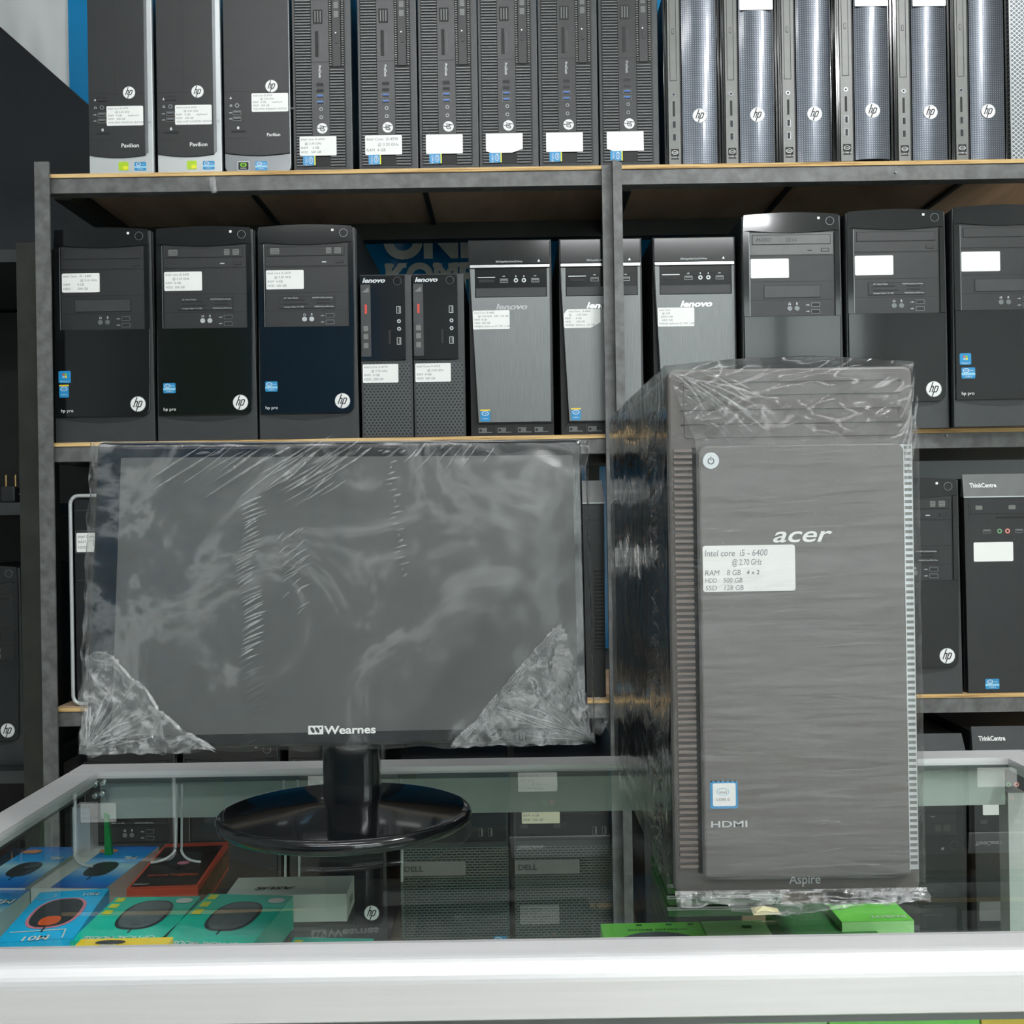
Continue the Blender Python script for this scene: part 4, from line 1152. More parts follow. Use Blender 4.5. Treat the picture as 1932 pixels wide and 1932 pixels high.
# ------------------------------------------------------------------ cartons in the counter
class Pack:
    """flat carton given by three photo corners of its top (rear left, rear right, front left) at height z"""
    def __init__(s, name, label, cat, bl, br, fl, z, h, top, side, group=None, sides=None):
        a, b, c = (PZ(q[0], q[1], z) for q in (bl, br, fl))
        u = (b - a); s.w = u.length; u.normalize(); v = c - a; v -= u * v.dot(u); s.d = v.length
        ctr = a + u * s.w / 2 + v / 2
        if v.y > 0: raise ValueError(label)
        s.h = h
        s.root = thing(name, label, cat, (ctr.x, ctr.y, z - h), math.atan2(u.y, u.x) / D2R, group)
        g = G(); w, d = s.w / 2, s.d / 2
        g.box(-w, w, -d, d, 0, h - 0.0003, side)
        G_top = G().add([(-w, -d, h), (w, -d, h), (w, d, h), (-w, d, h)], [(0, 1, 2, 3)], top)
        for v_ in range(2): pass
        g.add(G_top.v, [(0, 1, 2, 3)], top)
        g.obj('carton_body', s.root)
    def mouse(s, cx, cy, L, W, m='mouse_dark', rim=None, wheel=None, wheel_r=0.16, ang=0):
        g = G(); h = s.h
        def ell(a, b, m_, z, oy=0.0):
            n = 30; vs = []
            for i in range(n):
                t = 2 * math.pi * i / n
                x = a * math.copysign(abs(math.cos(t)) ** 0.75, math.cos(t)); y = b * math.copysign(abs(math.sin(t)) ** 0.8, math.sin(t)) + oy
                c_, s_ = math.cos(ang * D2R), math.sin(ang * D2R)
                vs.append((cx * s.w + x * c_ - y * s_, cy * s.d + x * s_ + y * c_, z))
            g.add(vs, [list(range(n))], m_)
        if rim: ell(W / 2 + 0.0028, L / 2 + 0.0028, rim, h + 0.0003)
        ell(W / 2, L / 2, m, h + 0.0006)
        if wheel: ell(W * wheel_r * 1.4, L * wheel_r, wheel, h + 0.0009, -L * 0.30)
        g.box(cx * s.w - .0007, cx * s.w + .0007, cy * s.d - L / 2 - .009, cy * s.d - L / 2, h, h + .0005, 'ink_dark')
        g.obj('printed_mouse', s.root)
    def text(s, body, cx, cy, hh, m, w=None, rot=180, bold=0.02, shear=0.0, name='lettering'):
        g = G(); g.text(body, cx * s.w, cy * s.d, hh, m, s.h + 0.0008, w=w, align='CENTER', rot=rot, bold=bold, shear=shear, floor=True)
        g.obj(name, s.root)
    def patch(s, pts, m, name='printed_patch', dz=0.0005):
        g = G(); g.add([(x * s.w, y * s.d, s.h + dz) for x, y in pts], [list(range(len(pts)))], m); g.obj(name, s.root)
    def disc(s, cx, cy, rx, ry, m, dz=0.0006, name='printed_patch'):
        s.patch([(cx + rx * math.cos(i * math.pi / 10) / s.w, cy + ry * math.sin(i * math.pi / 10) / s.d) for i in range(20)], m, name, dz)

TZ = gz - 0.080
GK = 'computer mouse cartons on the inner glass shelf'
HB = 0.029
b1 = Pack('mouse_carton', 'blue mouse carton in the rear row, left one by the side rail', 'box', (58, 1598), (157, 1598), (-50, 1675), TZ, HB, 'print_blue', 'box_white', GK)
b1.mouse(.02, -.08, .040, .027, 'mouse_dark'); b1.disc(-.32, .36, .010, .006, 'orange'); b1.text('ML', .30, .22, .008, 'box_white')
b2 = Pack('mouse_carton', 'blue mouse carton with white left edge, middle of the rear row', 'box', (174, 1596), (300, 1597), (81, 1675), TZ, HB, 'box_white', 'box_white', GK)
b2.patch([(-.24, -.5), (.5, -.5), (.5, .5), (-.24, .5)], 'print_blue', dz=0.0003)
b2.mouse(.10, -.08, .040, .027, 'mouse_dark'); b2.disc(-.14, .36, .010, .006, 'orange'); b2.text('ML', .30, .22, .008, 'box_white')
b3 = Pack('mouse_carton', 'red and black mouse carton under the white cable loop', 'box', (313, 1592), (431, 1588), (237, 1677), TZ, HB, 'box_red', 'box_red', GK)
b3.patch([(-.46, -.47), (.46, -.47), (.46, .40), (-.46, .40)], 'box_dark')
b3.mouse(.02, .10, .046, .032, 'mouse_dark'); b3.disc(.04, .0, .006, .005, 'pink', .0009)
b3.text('OPTICAL MOUSE', .0, -.24, .0045, 'box_red', w=.045); b3.text('MOUSE', .24, -.24, .0055, 'flag_red', w=.018)
b3.text('VOTRON', -.33, -.42, .003, 'box_white', w=.014)
g = G().box(b3.w / 2, b3.w / 2 + .0004, -b3.d / 2 + .004, b3.d / 2 - .004, .004, b3.h - .006, 'box_redside'); g.obj('side_print', b3.root)
TZ2 = gz - 0.078
b4 = Pack('mouse_carton', 'bright cyan mouse carton with red wheel picture in the front row', 'box', (76, 1684), (206, 1676), (-44, 1782), TZ2, HB + .002, 'box_cyan', 'box_cyan', GK)
b4.mouse(.0, .02, .062, .038, 'mouse_dark', 'pink', 'flag_red', .16); b4.text('M01', .30, .40, .006, 'box_white'); b4.text('M01', .0, -.43, .009, 'box_white')
b4.disc(-.34, .38, .0085, .0075, 'sticker_light'); b4.disc(-.34, .38, .0072, .0062, 'box_cyan', .0009)
b4.patch([(-.42, -.32), (.30, -.32), (.30, -.335), (-.42, -.335)], 'box_white'); b4.patch([(.30, -.32), (.32, -.32), (.36, -.49), (.34, -.49)], 'box_white')
b5 = Pack('mouse_carton', 'blue and white mouse carton at the left photo edge of the front row', 'box', (-62, 1680), (57, 1678), (-170, 1765), TZ2 - .004, HB - .006, 'print_blue', 'box_white', GK)
b5.disc(-.02, -.15, .026, .030, 'box_white'); b5.text('ML', .34, .24, .010, 'box_white')
for nm, q in (('teal optical mouse carton in the front row, left of two', ((219, 1693), (378, 1691), (150, 1775))), ('teal optical mouse carton in the front row, right of two', ((395, 1686), (553, 1690), (325, 1785)))):
    t = Pack('mouse_carton', nm, 'box', *q, TZ, HB, 'box_teal', 'box_teal', GK)
    t.mouse(.04, .06, .058, .036, 'mouse_grey', 'mouse_dark', 'dark_silver', .10); t.disc(.36, .38, .0075, .006, 'box_white')
    for k, yy in enumerate((.42, .27, .12)):
        t.patch([(-.46, yy - .05), (-.36, yy - .05), (-.36, yy + .05), (-.46, yy + .05)], 'yellow_mark')
    t.text('OPTICAL MOUSE', .0, -.43, .0062, 'box_white', w=.058)
y1 = Pack('mouse_carton', 'yellow carton corner showing just behind the front rail', 'box', (153, 1772), (327, 1768), (140, 1800), TZ + .006, .03, 'box_yellow', 'box_yellow', GK)
y1.disc(-.14, .2, .012, .004, 'ink_dark'); y1.text('USB', -.14, .05, .004, 'box_white', w=.012); y1.disc(.05, -.25, .03, .006, 'mouse_dark')
t3 = Pack('mouse_carton', 'teal carton edge just behind the front rail below the white box', 'box', (556, 1768), (705, 1771), (548, 1800), TZ - .004, .026, 'box_teal', 'box_teal', GK)
t3.patch([(-.46, .1), (-.36, .1), (-.36, .3), (-.46, .3)], 'yellow_mark')
wb = Pack('carton', 'plain off-white carton with small dark lettering beside the teal carton', 'box', (450, 1656), (668, 1652), (418, 1690), gz - 0.084, .0255, 'box_white', 'box_white')
wb.text('ASUS', -.12, -.1, .0065, 'charcoal', w=.038, shear=.3)
g = G(); g.text('ASUS', 0, 0, .008, 'charcoal', 0, align='CENTER', rot=180, w=.02)
g.xf(Matrix.Translation((wb.w / 2 + .0004, 0, wb.h * .6)) @ Matrix.Rotation(math.pi / 2, 4, 'Z')); g.obj('side_lettering', wb.root)
# green goods on the right
for i in range(5):
    z = ZS + 0.0104 * i
    q0 = PZ(1262, 1735, ZS); q1 = PZ(1480, 1735, ZS)
    o = thing('carton', 'thin dark green pack, ' + ['bottom', 'second from bottom', 'middle', 'second from top', 'top'][i] + ' of the stack by the wrapped tower', 'box', ((q0.x + q1.x) / 2, q0.y + 0.06, z + .0003), 0, 'stacked thin green packs')
    hw = (q1.x - q0.x) / 2
    G().panel(-hw, hw, 0, .0085, -0.055, 0.055, 'box_darkgreen', .002, .0005).obj('pack_body', o)
    G().frame(-hw - .0005, hw, .0068, .0092, .0007, -0.057, -0.0548, 'box_white').obj('pale_rim', o)
gA = Pack('mouse_carton', 'light green carton behind the front rail, left of two', 'box', (1133, 1743), (1319, 1739), (1124, 1790), TZ - .004, .026, 'box_green', 'box_green', GK)
gA.disc(.02, -.32, .032, .020, 'mouse_grey')
for x in (-.12, .18, .40): gA.patch([(x - .03, .36), (x + .03, .36), (x + .03, .42), (x - .03, .42)], 'box_darkgreen')
gA.text('WIRELESS MOUSE', .05, .20, .003, 'box_darkgreen', w=.05)
gB = Pack('mouse_carton', 'pale green carton behind the front rail, right of two', 'box', (1322, 1738), (1440, 1736), (1318, 1790), TZ - .004, .026, 'box_palegreen', 'box_green', GK)
gB.patch([(.1, .2), (.25, .2), (.25, .3), (.1, .3)], 'box_darkgreen')
gC = Pack('mouse_carton', 'bright green carton with white upside-down lettering right of the wrapped tower foot', 'box', (1560, 1706), (1690, 1703), (1573, 1740), TZ + .002, .028, 'box_green', 'box_palegreen', GK)
gC.text('ROBOT', .18, -.25, .0045, 'box_white', w=.030)
gD = Pack('carton', 'dark green carton lying in front of the wrapped tower foot', 'box', (1444, 1706), (1606, 1703), (1434, 1775), TZ - .006, .024, 'box_darkgreen', 'box_darkgreen')
# goods behind the front glass, below the rail
for x0, x1, m, lab in ((-60, 560, 'alu_dark', 'grey carton low behind the front glass at the left'), (700, 960, 'mouse_grey', 'dull grey carton low behind the front glass'), (968, 1130, 'sticker_blue', 'blue carton low behind the front glass'), (1136, 1560, 'box_palegreen', 'pale green carton low behind the front glass'), (1565, 1848, 'box_green', 'green carton low behind the front glass'), (1852, 2000, 'box_yellow', 'yellow carton low behind the front glass at the right')):
    yy = yf1 - 0.012
    a = P(x0, 1930, yy); b = P(x1, 1930, yy); zt_ = ZS + 0.052
    zt_ = gz - 0.040
    o = thing('carton', lab, 'box', ((a.x + b.x) / 2, yy, ZS + .0003), 0)
    G().box(-(b.x - a.x) / 2, (b.x - a.x) / 2, 0, 0.022, 0, zt_ - ZS, m).obj('carton_body', o)
    G().box(-(b.x - a.x) * .3, (b.x - a.x) * .1, -.0004, 0, 0.004, 0.02, 'box_white').obj('printed_patch', o)

# hanging cables and the green strap
def cable(pts, label, r=0.0013):
    o = G().tube(pts, r, 'white_cable', 8).obj('earphone_cable'); tag(o, label, 'cable', 'white cables hanging inside the counter')
def hang(px, side, label, yy=None, low=1602):
    yy = yy or yb0 - 0.022
    a = P(px, 1462, yy); zb = TZ + 0.0018
    pts = [(a.x, yy, gz - 0.0045)]
    for k in range(5): pts.append((a.x, yy - 0.001 * k, gz - 0.006 - (gz - 0.006 - zb - 0.012) * (k + 1) / 5))
    for k in range(1, 8):
        t = k / 7 * math.pi / 2
        pts.append((a.x + side * 0.022 * (1 - math.cos(t)), yy - 0.004 - 0.010 * math.sin(t), zb + 0.012 * (1 - math.sin(t))))
    cable(pts, label)
hang(333, -1, 'white cable over the red carton curling to the left'); hang(343, 1, 'white cable over the red carton curling to the right')
hang(142, 1, 'white cable hanging over the blue cartons near the left rail', yb0 - 0.03)
for px, lab in ((535, 'white cable behind the monitor foot, left of two'), (561, 'white cable behind the monitor foot, right of two'), (755, 'white cable just right of the monitor neck')):
    a = P(px, 1462, yb0 - 0.014)
    cable([(a.x, yb0 - .014, gz - .0045), (a.x, yb0 - .014, gz - .04), (a.x + .001, yb0 - .015, gz - .075), (a.x, yb0 - .014, ZS + .001)], lab)
a = P(187, 1600, yb0 - 0.02); b = P(206, 1600, yb0 - 0.02)
o = G().prism([(0, 0), (b.x - a.x, 0), (0.004, 0.070), (0.0, 0.072)], 0, 0.004, 'green_plastic').obj('plastic_strap', loc=(a.x, yb0 - 0.007, ZS + 0.0004))
tag(o, 'narrow green plastic strap standing in the rear left corner of the counter', 'strap')

# ------------------------------------------------------------------ wrapped monitor
MD = 0.835; MU = MD / F
mb = PZ(651, 1552, gz)
mon = thing('computer_monitor', 'black flat monitor in creased clear wrap standing on the glass counter', 'monitor', mb)
hb = P(642, 1411, MD)
MW, MH = 958.0, 590.0
HM = (Matrix.Translation(hb - mb) @ Matrix.Rotation(0.4 * D2R, 4, 'Y') @ Matrix.Rotation(3.0 * D2R, 4, 'Z') @ Matrix.Rotation(-7.5 * D2R, 4, 'X') @ Matrix.Scale(MU, 4))
def mpart(g, name, parent=None, label=None):
    g.xf(HM); return g.obj(name, parent or mon, label=label)
def ML(px, py):
    v = (1410.5 - py) / (1410.5 - 826.5)
    xl = 150 + 30 * v; xr = 1125 - 13 * v
    u = (px - xl) / (xr - xl)
    v = (1421 - 21 * u - py) / ((1421 - 21 * u) - (828 - 3 * u))
    return ((u - .5) * MW, v * MH)
g = G().panel(-MW / 2 + 8, MW / 2 - 8, 4, MH, 0, 34, 'gloss_black', 10, 4)
g.panel(-MW / 2 + 90, MW / 2 - 90, 70, MH - 60, 34, 80, 'matte_black', 20); mpart(g, 'housing')
x0, z0 = ML(206, 1390); x1, z1_ = ML(1087, 856)
mpart(G().panel(x0, x1, z0, z1_, -1.2, 1, 'screen', 3), 'screen')
lx, lz = ML(607, 1385)
mpart(G().text('Wearnes', lx, lz, 14.5, 'label_paper', -2.0, w=97, bold=.025, res=6), 'name_lettering')
g = G(); lx, lz = ML(577, 1385)
g.box(lx, lx + 28, -2.0, -1, lz - 1, lz + 15, 'label_paper')
for k in range(2):
    n = 16; vs = []
    for i in range(n):
        t = 2 * math.pi * i / n; a_, b_ = 3.2 * math.cos(t), 6.5 * math.sin(t)
        vs.append((lx + 8 + 9 * k + a_ * .8 - b_ * .5, -2.3, lz + 7 + a_ * .5 + b_ * .8))
    g.add(vs, [list(range(n))], 'charcoal')
g.disc(lx + 23, lz + 10.5, 2.0, -2.4, -2, 'charcoal', 10)
mpart(g, 'logo_plate')
# neck and foot
nk0 = P(663, 1500, mb.y + .005) - mb
g = G(); n = 40
for zlo, zhi, rx, ry, m in ((0.012, hb.z - mb.z + 0.06, 0.0245, 0.017, 'gloss_black'),):
    vs = []
    for z in (zlo, zhi):
        for i in range(n):
            t = 2 * math.pi * i / n
            vs.append((nk0.x + rx * math.copysign(abs(math.cos(t)) ** .6, math.cos(t)), 0.012 + ry * math.copysign(abs(math.sin(t)) ** .6, math.sin(t)), z))
    g.add(vs, [(i, (i + 1) % n, n + (i + 1) % n, n + i) for i in range(n)], m, True); g.add(vs, [list(range(n, 2 * n))], m)
g.box(nk0.x - .020, nk0.x + .020, .02, .05, hb.z - mb.z + 0.02, hb.z - mb.z + 0.08, 'gloss_black')
g.obj('neck', mon)
g = G().lathe([(0.001, 0.0), (0.95, 0.0), (0.985, 0.002), (1.0, 0.006), (0.99, 0.0095), (0.965, 0.0115), (0.93, 0.0120), (0.60, 0.0165), (0.30, 0.0185), (0.24, 0.0195), (0.001, 0.0195)], 'gloss_black', sx=0.1085, sy=0.0895, n=96)
g.obj('base', mon)

def pip(poly):
    def f(x, y):
        c = False; j = len(poly) - 1
        for i in range(len(poly)):
            xi, yi = poly[i]; xj, yj = poly[j]
            if (yi > y) != (yj > y) and x < (xj - xi) * (y - yi) / (yj - yi) + xi: c = not c
            j = i
        return c
    return f
def tent(g, a, b, w, h, y, mat, jit=0.0, n=4, bow=0.0):
    """a small crease of film from a to b in the face plane, raised by h towards the viewer"""
    (x0, z0), (x1, z1) = a, b
    L = math.hypot(x1 - x0, z1 - z0) or 1; nx, nz = -(z1 - z0) / L, (x1 - x0) / L
    vs, fs = [], []
    for i in range(n + 1):
        t = i / n; e = math.sin(math.pi * min(1, max(0, t))) ** .6 if 0 < t < 1 else 0.05
        o = bow * math.sin(math.pi * t) + jit * (random.random() - .5)
        x, z = x0 + (x1 - x0) * t + nx * o, z0 + (z1 - z0) * t + nz * o
        vs += [(x - nx * w / 2 * e, y, z - nz * w / 2 * e), (x + nx * w * .1 * e, y - h * e, z + nz * w * .1 * e), (x + nx * w / 2 * e, y, z + nz * w / 2 * e)]
        if i:
            k = 3 * i; fs += [(k - 3, k - 2, k + 1, k), (k - 2, k - 1, k + 2, k + 1)]
    g.add(vs, fs, mat, True)

g = G(); random.seed(11)
def wrap(u, v):
    x = (u - .5) * (MW + 10); z = -3 + v * (MH + 4)
    e = min(u, 1 - u, v, 1 - v)
    y = -7 - 3 * noise.noise(Vector((u * 5, v * 4, 3))) - 2.0 * noise.noise(Vector((u * 22, v * 16, 8)))
    if u < .012 or u > .988:
        x += 9 * noise.noise(Vector((v * 14, 2.2, u))) ; y += 10
    if v < .012: z += 6 * noise.noise(Vector((u * 22, 9.2, 0))); y += 8
    if v > .988: y += 8; z += 2 * noise.noise(Vector((u * 16, 5.2, 0)))
    return (x, y, z)
g.grid(150, 100, wrap, 'film_face')
# sides of the wrap reach back around the housing
for sx in (-1, 1):
    g.grid(8, 90, lambda u, v, sx=sx: (sx * (MW / 2 + 5 + 7 * noise.noise(Vector((v * 14, u * 2, sx)))), -2 + 42 * u, -2 + (MH + 2) * v), 'film_crumple')
# long creases fanning down from the top edge
for i in range(34):
    px = 380 + i * 17 + random.uniform(-6, 6); L = random.uniform(25, 150) * (1.2 if i < 20 else .55)
    an = 0.62 + 0.012 * i + random.uniform(-.05, .05)
    tent(g, ML(px, 832 + random.uniform(0, 20)), ML(px - L * math.cos(an), 832 + L * math.sin(an) * (1.0)), random.uniform(3, 6.5), random.uniform(2, 5), -9, 'film_crumple', .8, 6, random.uniform(-2, 3))
for i in range(26):
    px = 480 + random.uniform(0, 130); py = 870 + random.uniform(0, 90); L = random.uniform(30, 110)
    tent(g, ML(px + L, py - L * .62), ML(px, py), 3.5, 3, -9, 'film_crumple', .6, 5, 1.5)
# ladder of short creases down the left third
for i in range(58):
    py = 945 + i * 8 + random.uniform(-2, 2); px = 450 + 8 * math.sin(i * .3) + (i > 30) * 6
    L = random.uniform(28, 48)
    tent(g, ML(px, py + 12), ML(px + L, py - 8 + random.uniform(-3, 3)), random.uniform(3, 5), 2.6, -9, 'film_crumple' if i < 38 else 'film', .5, 4, 1)
for i in range(26):
    px = 520 + random.uniform(0, 40); py = 1000 + random.uniform(0, 190); L = random.uniform(12, 34)
    tent(g, ML(px, py + 8), ML(px + L, py - 8), 3, 2.5, -9, 'film_crumple', .5, 4, 1)
for i in range(22):
    t = i / 22; tent(g, ML(728 + 26 * t + 8 * math.sin(i), 862 + 240 * t), ML(744 + 26 * t + 8 * math.sin(i * 2.1), 856 + 240 * t), 4, 3, -9, 'film_crumple', 1, 3)
def corner(poly, seed, fold):
    pl_ = [ML(*q) for q in poly]; xs = [p[0] for p in pl_]; zs = [p[1] for p in pl_]
    a0, a1, b0, b1 = min(xs), max(xs), min(zs), max(zs); f = pip(pl_)
    nx, nz = int((a1 - a0) / 5), int((b1 - b0) / 5)
    def fn(u, v):
        x, z = a0 + (a1 - a0) * u, b0 + (b1 - b0) * v
        q = Vector((x * .02, z * .02, seed))
        r = abs(noise.noise(q * 1.7)) * 9 + abs(noise.noise(q * 5)) * 5
        return (x + 4 * noise.noise(q * 3), -12 - r, z + 4 * noise.noise(q * 3 + Vector((5, 5, 5))))
    g.grid(nx, nz, fn, 'film_crumple', True, keep=lambda u, v: f(a0 + (a1 - a0) * u, b0 + (b1 - b0) * v))
    for k in range(3):
        for (a, b) in zip(fold, fold[1:]):
            A, B = ML(*a), ML(*b); tent(g, (A[0] + k * 2, A[1] - k * 4), (B[0] + k * 2, B[1] - k * 4), 7 - k, 6, -15, 'film_crumple', 2.5, 8)
corner([(168, 1240), (182, 1232), (205, 1234), (225, 1250), (250, 1282), (272, 1296), (300, 1340), (345, 1378), (408, 1413), (280, 1420), (152, 1422), (160, 1330)], 2.5, [(178, 1236), (204, 1236), (226, 1254), (250, 1284), (270, 1296), (300, 1340), (344, 1378), (404, 1410)])
corner([(1046, 1192), (1062, 1180), (1072, 1200), (1088, 1260), (1108, 1300), (1124, 1398), (980, 1404), (848, 1405), (900, 1356), (942, 1306), (1000, 1242)], 7.5, [(1050, 1190), (1000, 1244), (942, 1308), (900, 1358), (852, 1402)])
for i in range(46):      # radiating creases inside the two corners
    if i % 2: s_, e_ = (1118 + random.uniform(-8, 4), 1392), (1118 - random.uniform(20, 190), 1392 - random.uniform(10, 150))
    else: s_, e_ = (160 + random.uniform(-4, 10), 1412), (165 + random.uniform(0, 150), 1412 - random.uniform(15, 140))
    if pip([(168, 1240), (205, 1234), (300, 1340), (408, 1413), (152, 1422)])(*e_) or pip([(1060, 1180), (1124, 1398), (848, 1405)])(*e_):
        tent(g, ML(*s_), ML(*e_), random.uniform(3, 6), 4, -17, 'film_crumple', 3, 7, random.uniform(-6, 6))
# loose tails of film at the lower corners
def tail(cx, cz, rx, rz, seed, y=10):
    def fn(u, v):
        a = u * 2 * math.pi; q = Vector((math.cos(a) * 1.4, math.sin(a) * 1.4, seed + v * 2))
        r = v * (1 + .35 * noise.noise(q))
        return (cx + rx * r * math.cos(a), y + 12 * noise.noise(q * 2), cz + rz * r * math.sin(a))
    g.grid(24, 6, fn, 'film_crumple')
c_ = ML(1140, 1352); tail(c_[0], c_[1], 18, 34, 3.3); c_ = ML(160, 1424); tail(c_[0] + 8, c_[1] + 4, 16, 10, 6.1)
mpart(g, 'plastic_wrap', label='creased clear plastic wrap')

# ------------------------------------------------------------------ wrapped tower on the counter
AD = 0.667; AU = AD / F; AW, AH = 468.0, 1012.0
ab = P(1513, 1700, AD); ab.z = gz + 0.0012
ac = thing('tower_computer', 'grey tower computer in clear plastic wrap with round power button, standing on the glass counter', 'computer', ab)
def apart(g, name, label=None):
    g.xf(Matrix.Scale(AU, 4) @ Matrix.Translation((-AW / 2, 0, 0))); return g.obj(name, ac, label=label)
DEP = 1085.0; FB = 26.0
apart(G().box(3, AW - 3, FB + 20, DEP, 8, AH - 6, 'gloss_black'), 'case')
g = G().panel(0, AW, 6, AH, FB, FB + 22, 'acer_face', 16, 5); apart(g, 'front_bezel')
g = G(); g.panel(30, 440, 880, 1000, FB - 1.5, FB, 'acer_face', 6, 1)
for z in (905, 932, 960, 985): g.box(24, 446, FB - 2.4, FB, z, z + 1.6, 'charcoal')
apart(g, 'drive_bay')
g = G()
z = 60
while z < 860:
    g.box(9, 44, FB - 5, FB + 1, z, z + 5.5, 'acer_rib'); z += 11.5
g.box(44, 52, FB - 2, FB, 50, 862, 'matte_black')
apart(g, 'side_louvres', label='column of short grey louvres')
g = G(); z = 60
while z < 860:
    g.box(449, 463, FB - 3, FB + 1, z, z + 5.5, 'strip_grey'); z += 11.5
g.box(440, 447, FB - 8, FB, 50, 862, 'silver'); g.box(448, 465, FB - 1.5, FB, 50, 862, 'silver')  # silver strips stand in for the lamp's reflection on the wrap
apart(g, 'side_louvres')
apart(G().panel(52, 440, 47, 864, 0, FB, 'acer_face', 12, 4, rs=(4, 4, 16, 16)), 'front_panel')
g = G().disc(75, 835, 16, -3, 1, 'silver', 40, 1.5); g.ring(75, 834.5, 6.2, 4.6, -3.6, -2.8, 'ink_dark', 24); g.box(73.2, 76.8, -3.9, -3, 836, 844, 'silver'); g.box(74.3, 75.7, -4.1, -3, 836, 843, 'ink_dark')
apart(g, 'power_button')
g = G(); g.text('acer', 190, 680, 30 * .98, 'label_paper', -1.6, w=112, bold=.012, shear=.28, ext=1, res=10); apart(g, 'name_lettering', 'white lettering')
g = G(); g.text('Aspire', 217, 26, 17, 'silver', FB - 1.2, w=60, bold=.01, res=6); apart(g, 'model_lettering', 'grey lettering')
g = G(); g.text('HDMI', 65, 144, 12, 'silver', -1, w=68, bold=0.01, res=4); apart(g, 'port_lettering')
g = G(); g.panel(64, 116, 179, 231, -.8, 1, 'sticker_blue', 4)
for k in range(6): g.box(64 + 9 * k, 68 + 9 * k, -.9, 0, 229, 231.5, 'ink_dark')
g.panel(69, 112, 184, 227, -1.3, 1, 'label_paper', 3); g.ring(88, 211, 12, 10.6, -1.6, -1.2, 'sticker_light', 24, 1, .6); g.text('intel', 88, 207.5, 6, 'ink', -1.6, align='CENTER'); g.text('CORE i5', 88, 194, 5, 'ink', -1.6, align='CENTER')
apart(g, 'maker_sticker', 'pale chip sticker with cyan rim')
g = G(); g.prism(rr(57, 231, 588, 675, 5), -1.4, 1, 'label_paper')
for x, z, h, t, w in ((61, 655, 12, 'Intel core  i5 - 6400', 118), (112, 638, 11, '@ 2.70 GHz', 56), (61, 619, 10, 'RAM', 27), (102, 619, 10, '8 GB', 26), (61, 605, 9, 'HDD', 22), (95, 605, 9, '500 GB', 36), (61, 591, 9, 'SSD', 22), (97, 591, 9, '128 GB', 36)):
    g.text(t, x, z, h, 'ink', -1.7, w=w, shear=.12)
g.prism(rr(133, 171, 614, 634, 1), -1.9, -1, 'white'); g.text('4 x 2', 139, 620, 8, 'ink_dark', -2.2, w=24, shear=.1)
apart(g, 'spec_label', 'white handwritten paper label')

g = G(); random.seed(5)
N = noise.noise
def fr(u, v):      # front sheet over the raised panel
    x = 46 + 400 * u; z = 46 + 826 * v
    return (x, -5 - 2.5 * N(Vector((u * 3, v * 5, 1))) - 1.8 * abs(N(Vector((u * 3, v * 46, 4)))), z)
g.grid(40, 220, fr, 'film_streak')
def up(u, v):      # stretched from the raised panel to the top front edge
    x = (46 - 52 * v) + (400 + 76 * v) * u; z = 872 + (AH + 8 - 872) * v + 12 * math.sin(math.pi * u) * v
    y = -5 + (FB - 4 + 5) * v - 5 * N(Vector((u * 5 + v * 2, v * 3, 2))) - 4 * abs(N(Vector((u * 9 - v * 5, v * 4, 7))))
    return (x, y, z)
g.grid(70, 40, up, 'film')
for s_, xa, xb in ((-1, 46, -6), (1, 446, AW + 8)):     # from the panel edges out to the case edges
    def sd(u, v, xa=xa, xb=xb, s_=s_):
        return (xa + (xb - xa) * u + 3 * N(Vector((v * 9, 2, s_))) * u, -5 + (FB - 2) * u - 2.5 * abs(N(Vector((u * 2, v * 40, s_)))), 40 + 840 * v + u * (v - .5) * 30)
    g.grid(8, 160, sd, 'film_streak')
def lf(u, v):      # left flank
    bul = 14 * math.sin(math.pi * u) ** .5
    return (-6 - bul * (0.35 + 0.65 * abs(N(Vector((u * 3, v * 5, 1)))) ) - 6 * abs(N(Vector((u * 6, v * 12, 3)))), FB + (DEP - FB + 18) * u, 6 + (AH + 2 - 6) * v)
g.grid(60, 110, lf, 'film_side')
def rg(u, v): return (AW + 8 + 5 * N(Vector((u * 5, v * 10, 1))), FB + (DEP - FB) * u, 6 + (AH + 2 - 6) * v)
g.grid(24, 60, rg, 'film_side')
g.grid(30, 40, lambda u, v: (-6 + (AW + 14) * u, FB + (DEP - FB) * v, AH + 8 + 14 * math.sin(math.pi * u) * (1 - v * .5) + 3 * N(Vector((u * 6, v * 8, 2)))), 'film')
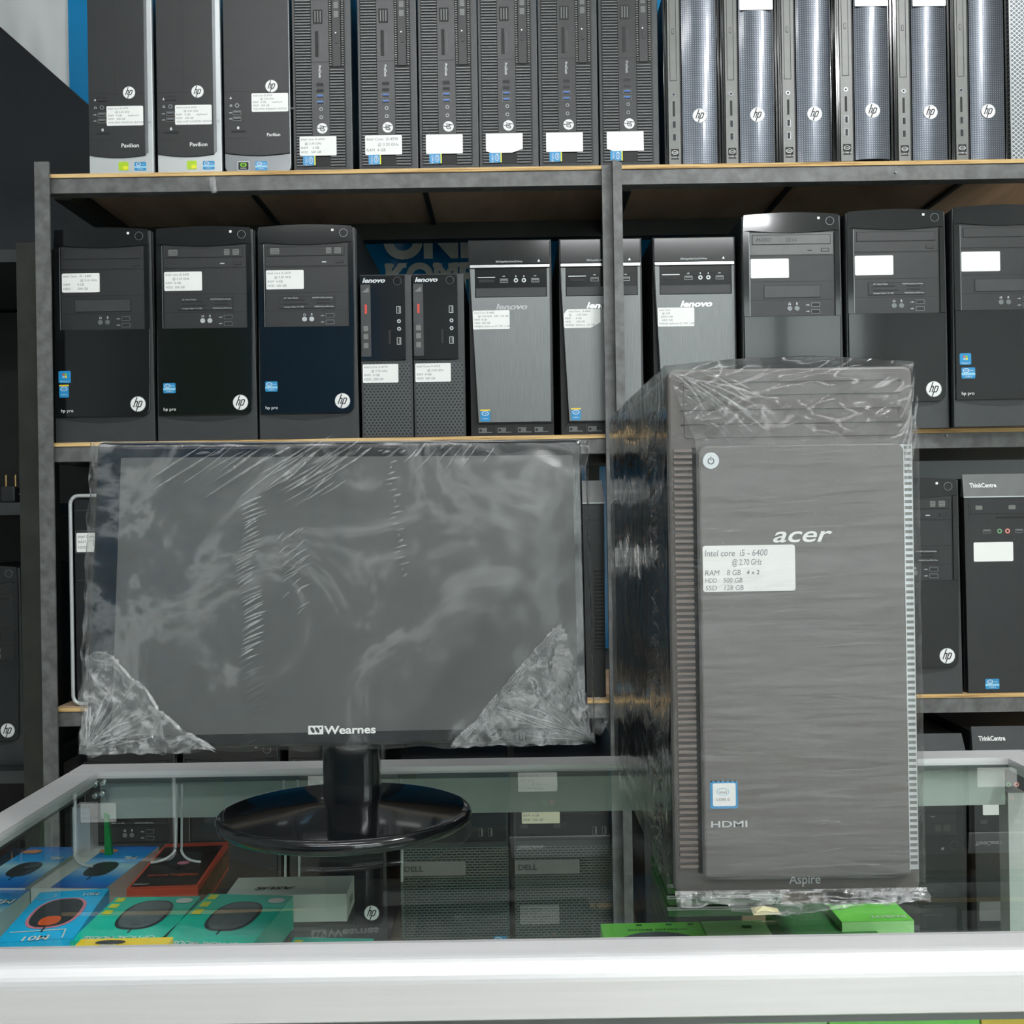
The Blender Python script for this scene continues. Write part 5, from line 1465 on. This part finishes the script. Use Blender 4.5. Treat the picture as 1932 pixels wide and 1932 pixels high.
def sk(u, v):      # gathered skirt at the foot
    x = -4 + (AW + 10) * u; w_ = N(Vector((u * 9, v * 3, 5)))
    return (x + 10 * w_ * v, 10 - 26 * v - 16 * w_ * v, max(1.5, 19 * (1 - v) ** 1.2 + 6 * N(Vector((u * 16, v * 4, 2))) * v + 2))
g.grid(90, 12, sk, 'film_crumple')
def sk2(u, v):
    x = 90 + 300 * u
    return (x + 8 * N(Vector((u * 8, v * 2, 3))), -14 - (34 + 22 * math.sin(u * 5)) * v, max(1.2, 5 + 6 * N(Vector((u * 12, v * 4, 6)))))
g.grid(60, 10, sk2, 'film_crumple')
for i in range(26):      # pulled folds at the upper section
    a = (random.uniform(0, 60), random.uniform(960, 1010)); b = (a[0] + random.uniform(60, 180), a[1] - random.uniform(30, 120))
    tent(g, a, b, random.uniform(3, 8), 5, FB * .3, 'film_crumple' if i % 3 == 0 else 'film', 1.5, 6, 6)
for i in range(16):
    a = (AW - random.uniform(-4, 12), random.uniform(870, 1000)); b = (a[0] - random.uniform(10, 36), a[1] - random.uniform(50, 110))
    tent(g, a, b, random.uniform(3, 7), 5, FB * .4, 'film_crumple', 1.5, 6, 4)
for i in range(34):      # faint level creases over the panel
    z_ = random.choice([random.uniform(700, 850), random.uniform(60, 250), random.uniform(450, 640)]); x_ = random.uniform(70, 280)
    tent(g, (x_, z_), (x_ + random.uniform(40, 130), z_ + random.uniform(2, 12)), random.uniform(2, 4), 1.8, -8, 'film', .8, 5, 2)
for i in range(60):      # creases fanning over the left flank near the front edge
    z_ = random.uniform(20, 1000); L = random.uniform(60, 200)
    st = len(g.v); tent(g, (0, z_), (L, z_ + random.uniform(-60, 30)), random.uniform(5, 12), 6, 0, 'film_side', 3, 6, 8)
    g.xf(Matrix.Translation((-22, FB + 10, 0)) @ Matrix.Rotation(math.pi / 2, 4, 'Z'), st)
apart(g, 'plastic_wrap', 'creased clear plastic wrap')
g = G().add([(130, -30, 3), (178, -34, 3), (180, -60, 2), (128, -62, 2), (150, -44, 12)], [(0, 3, 4), (3, 2, 4), (2, 1, 4), (1, 0, 4)], 'tape'); apart(g, 'tape_piece', 'small piece of masking tape')
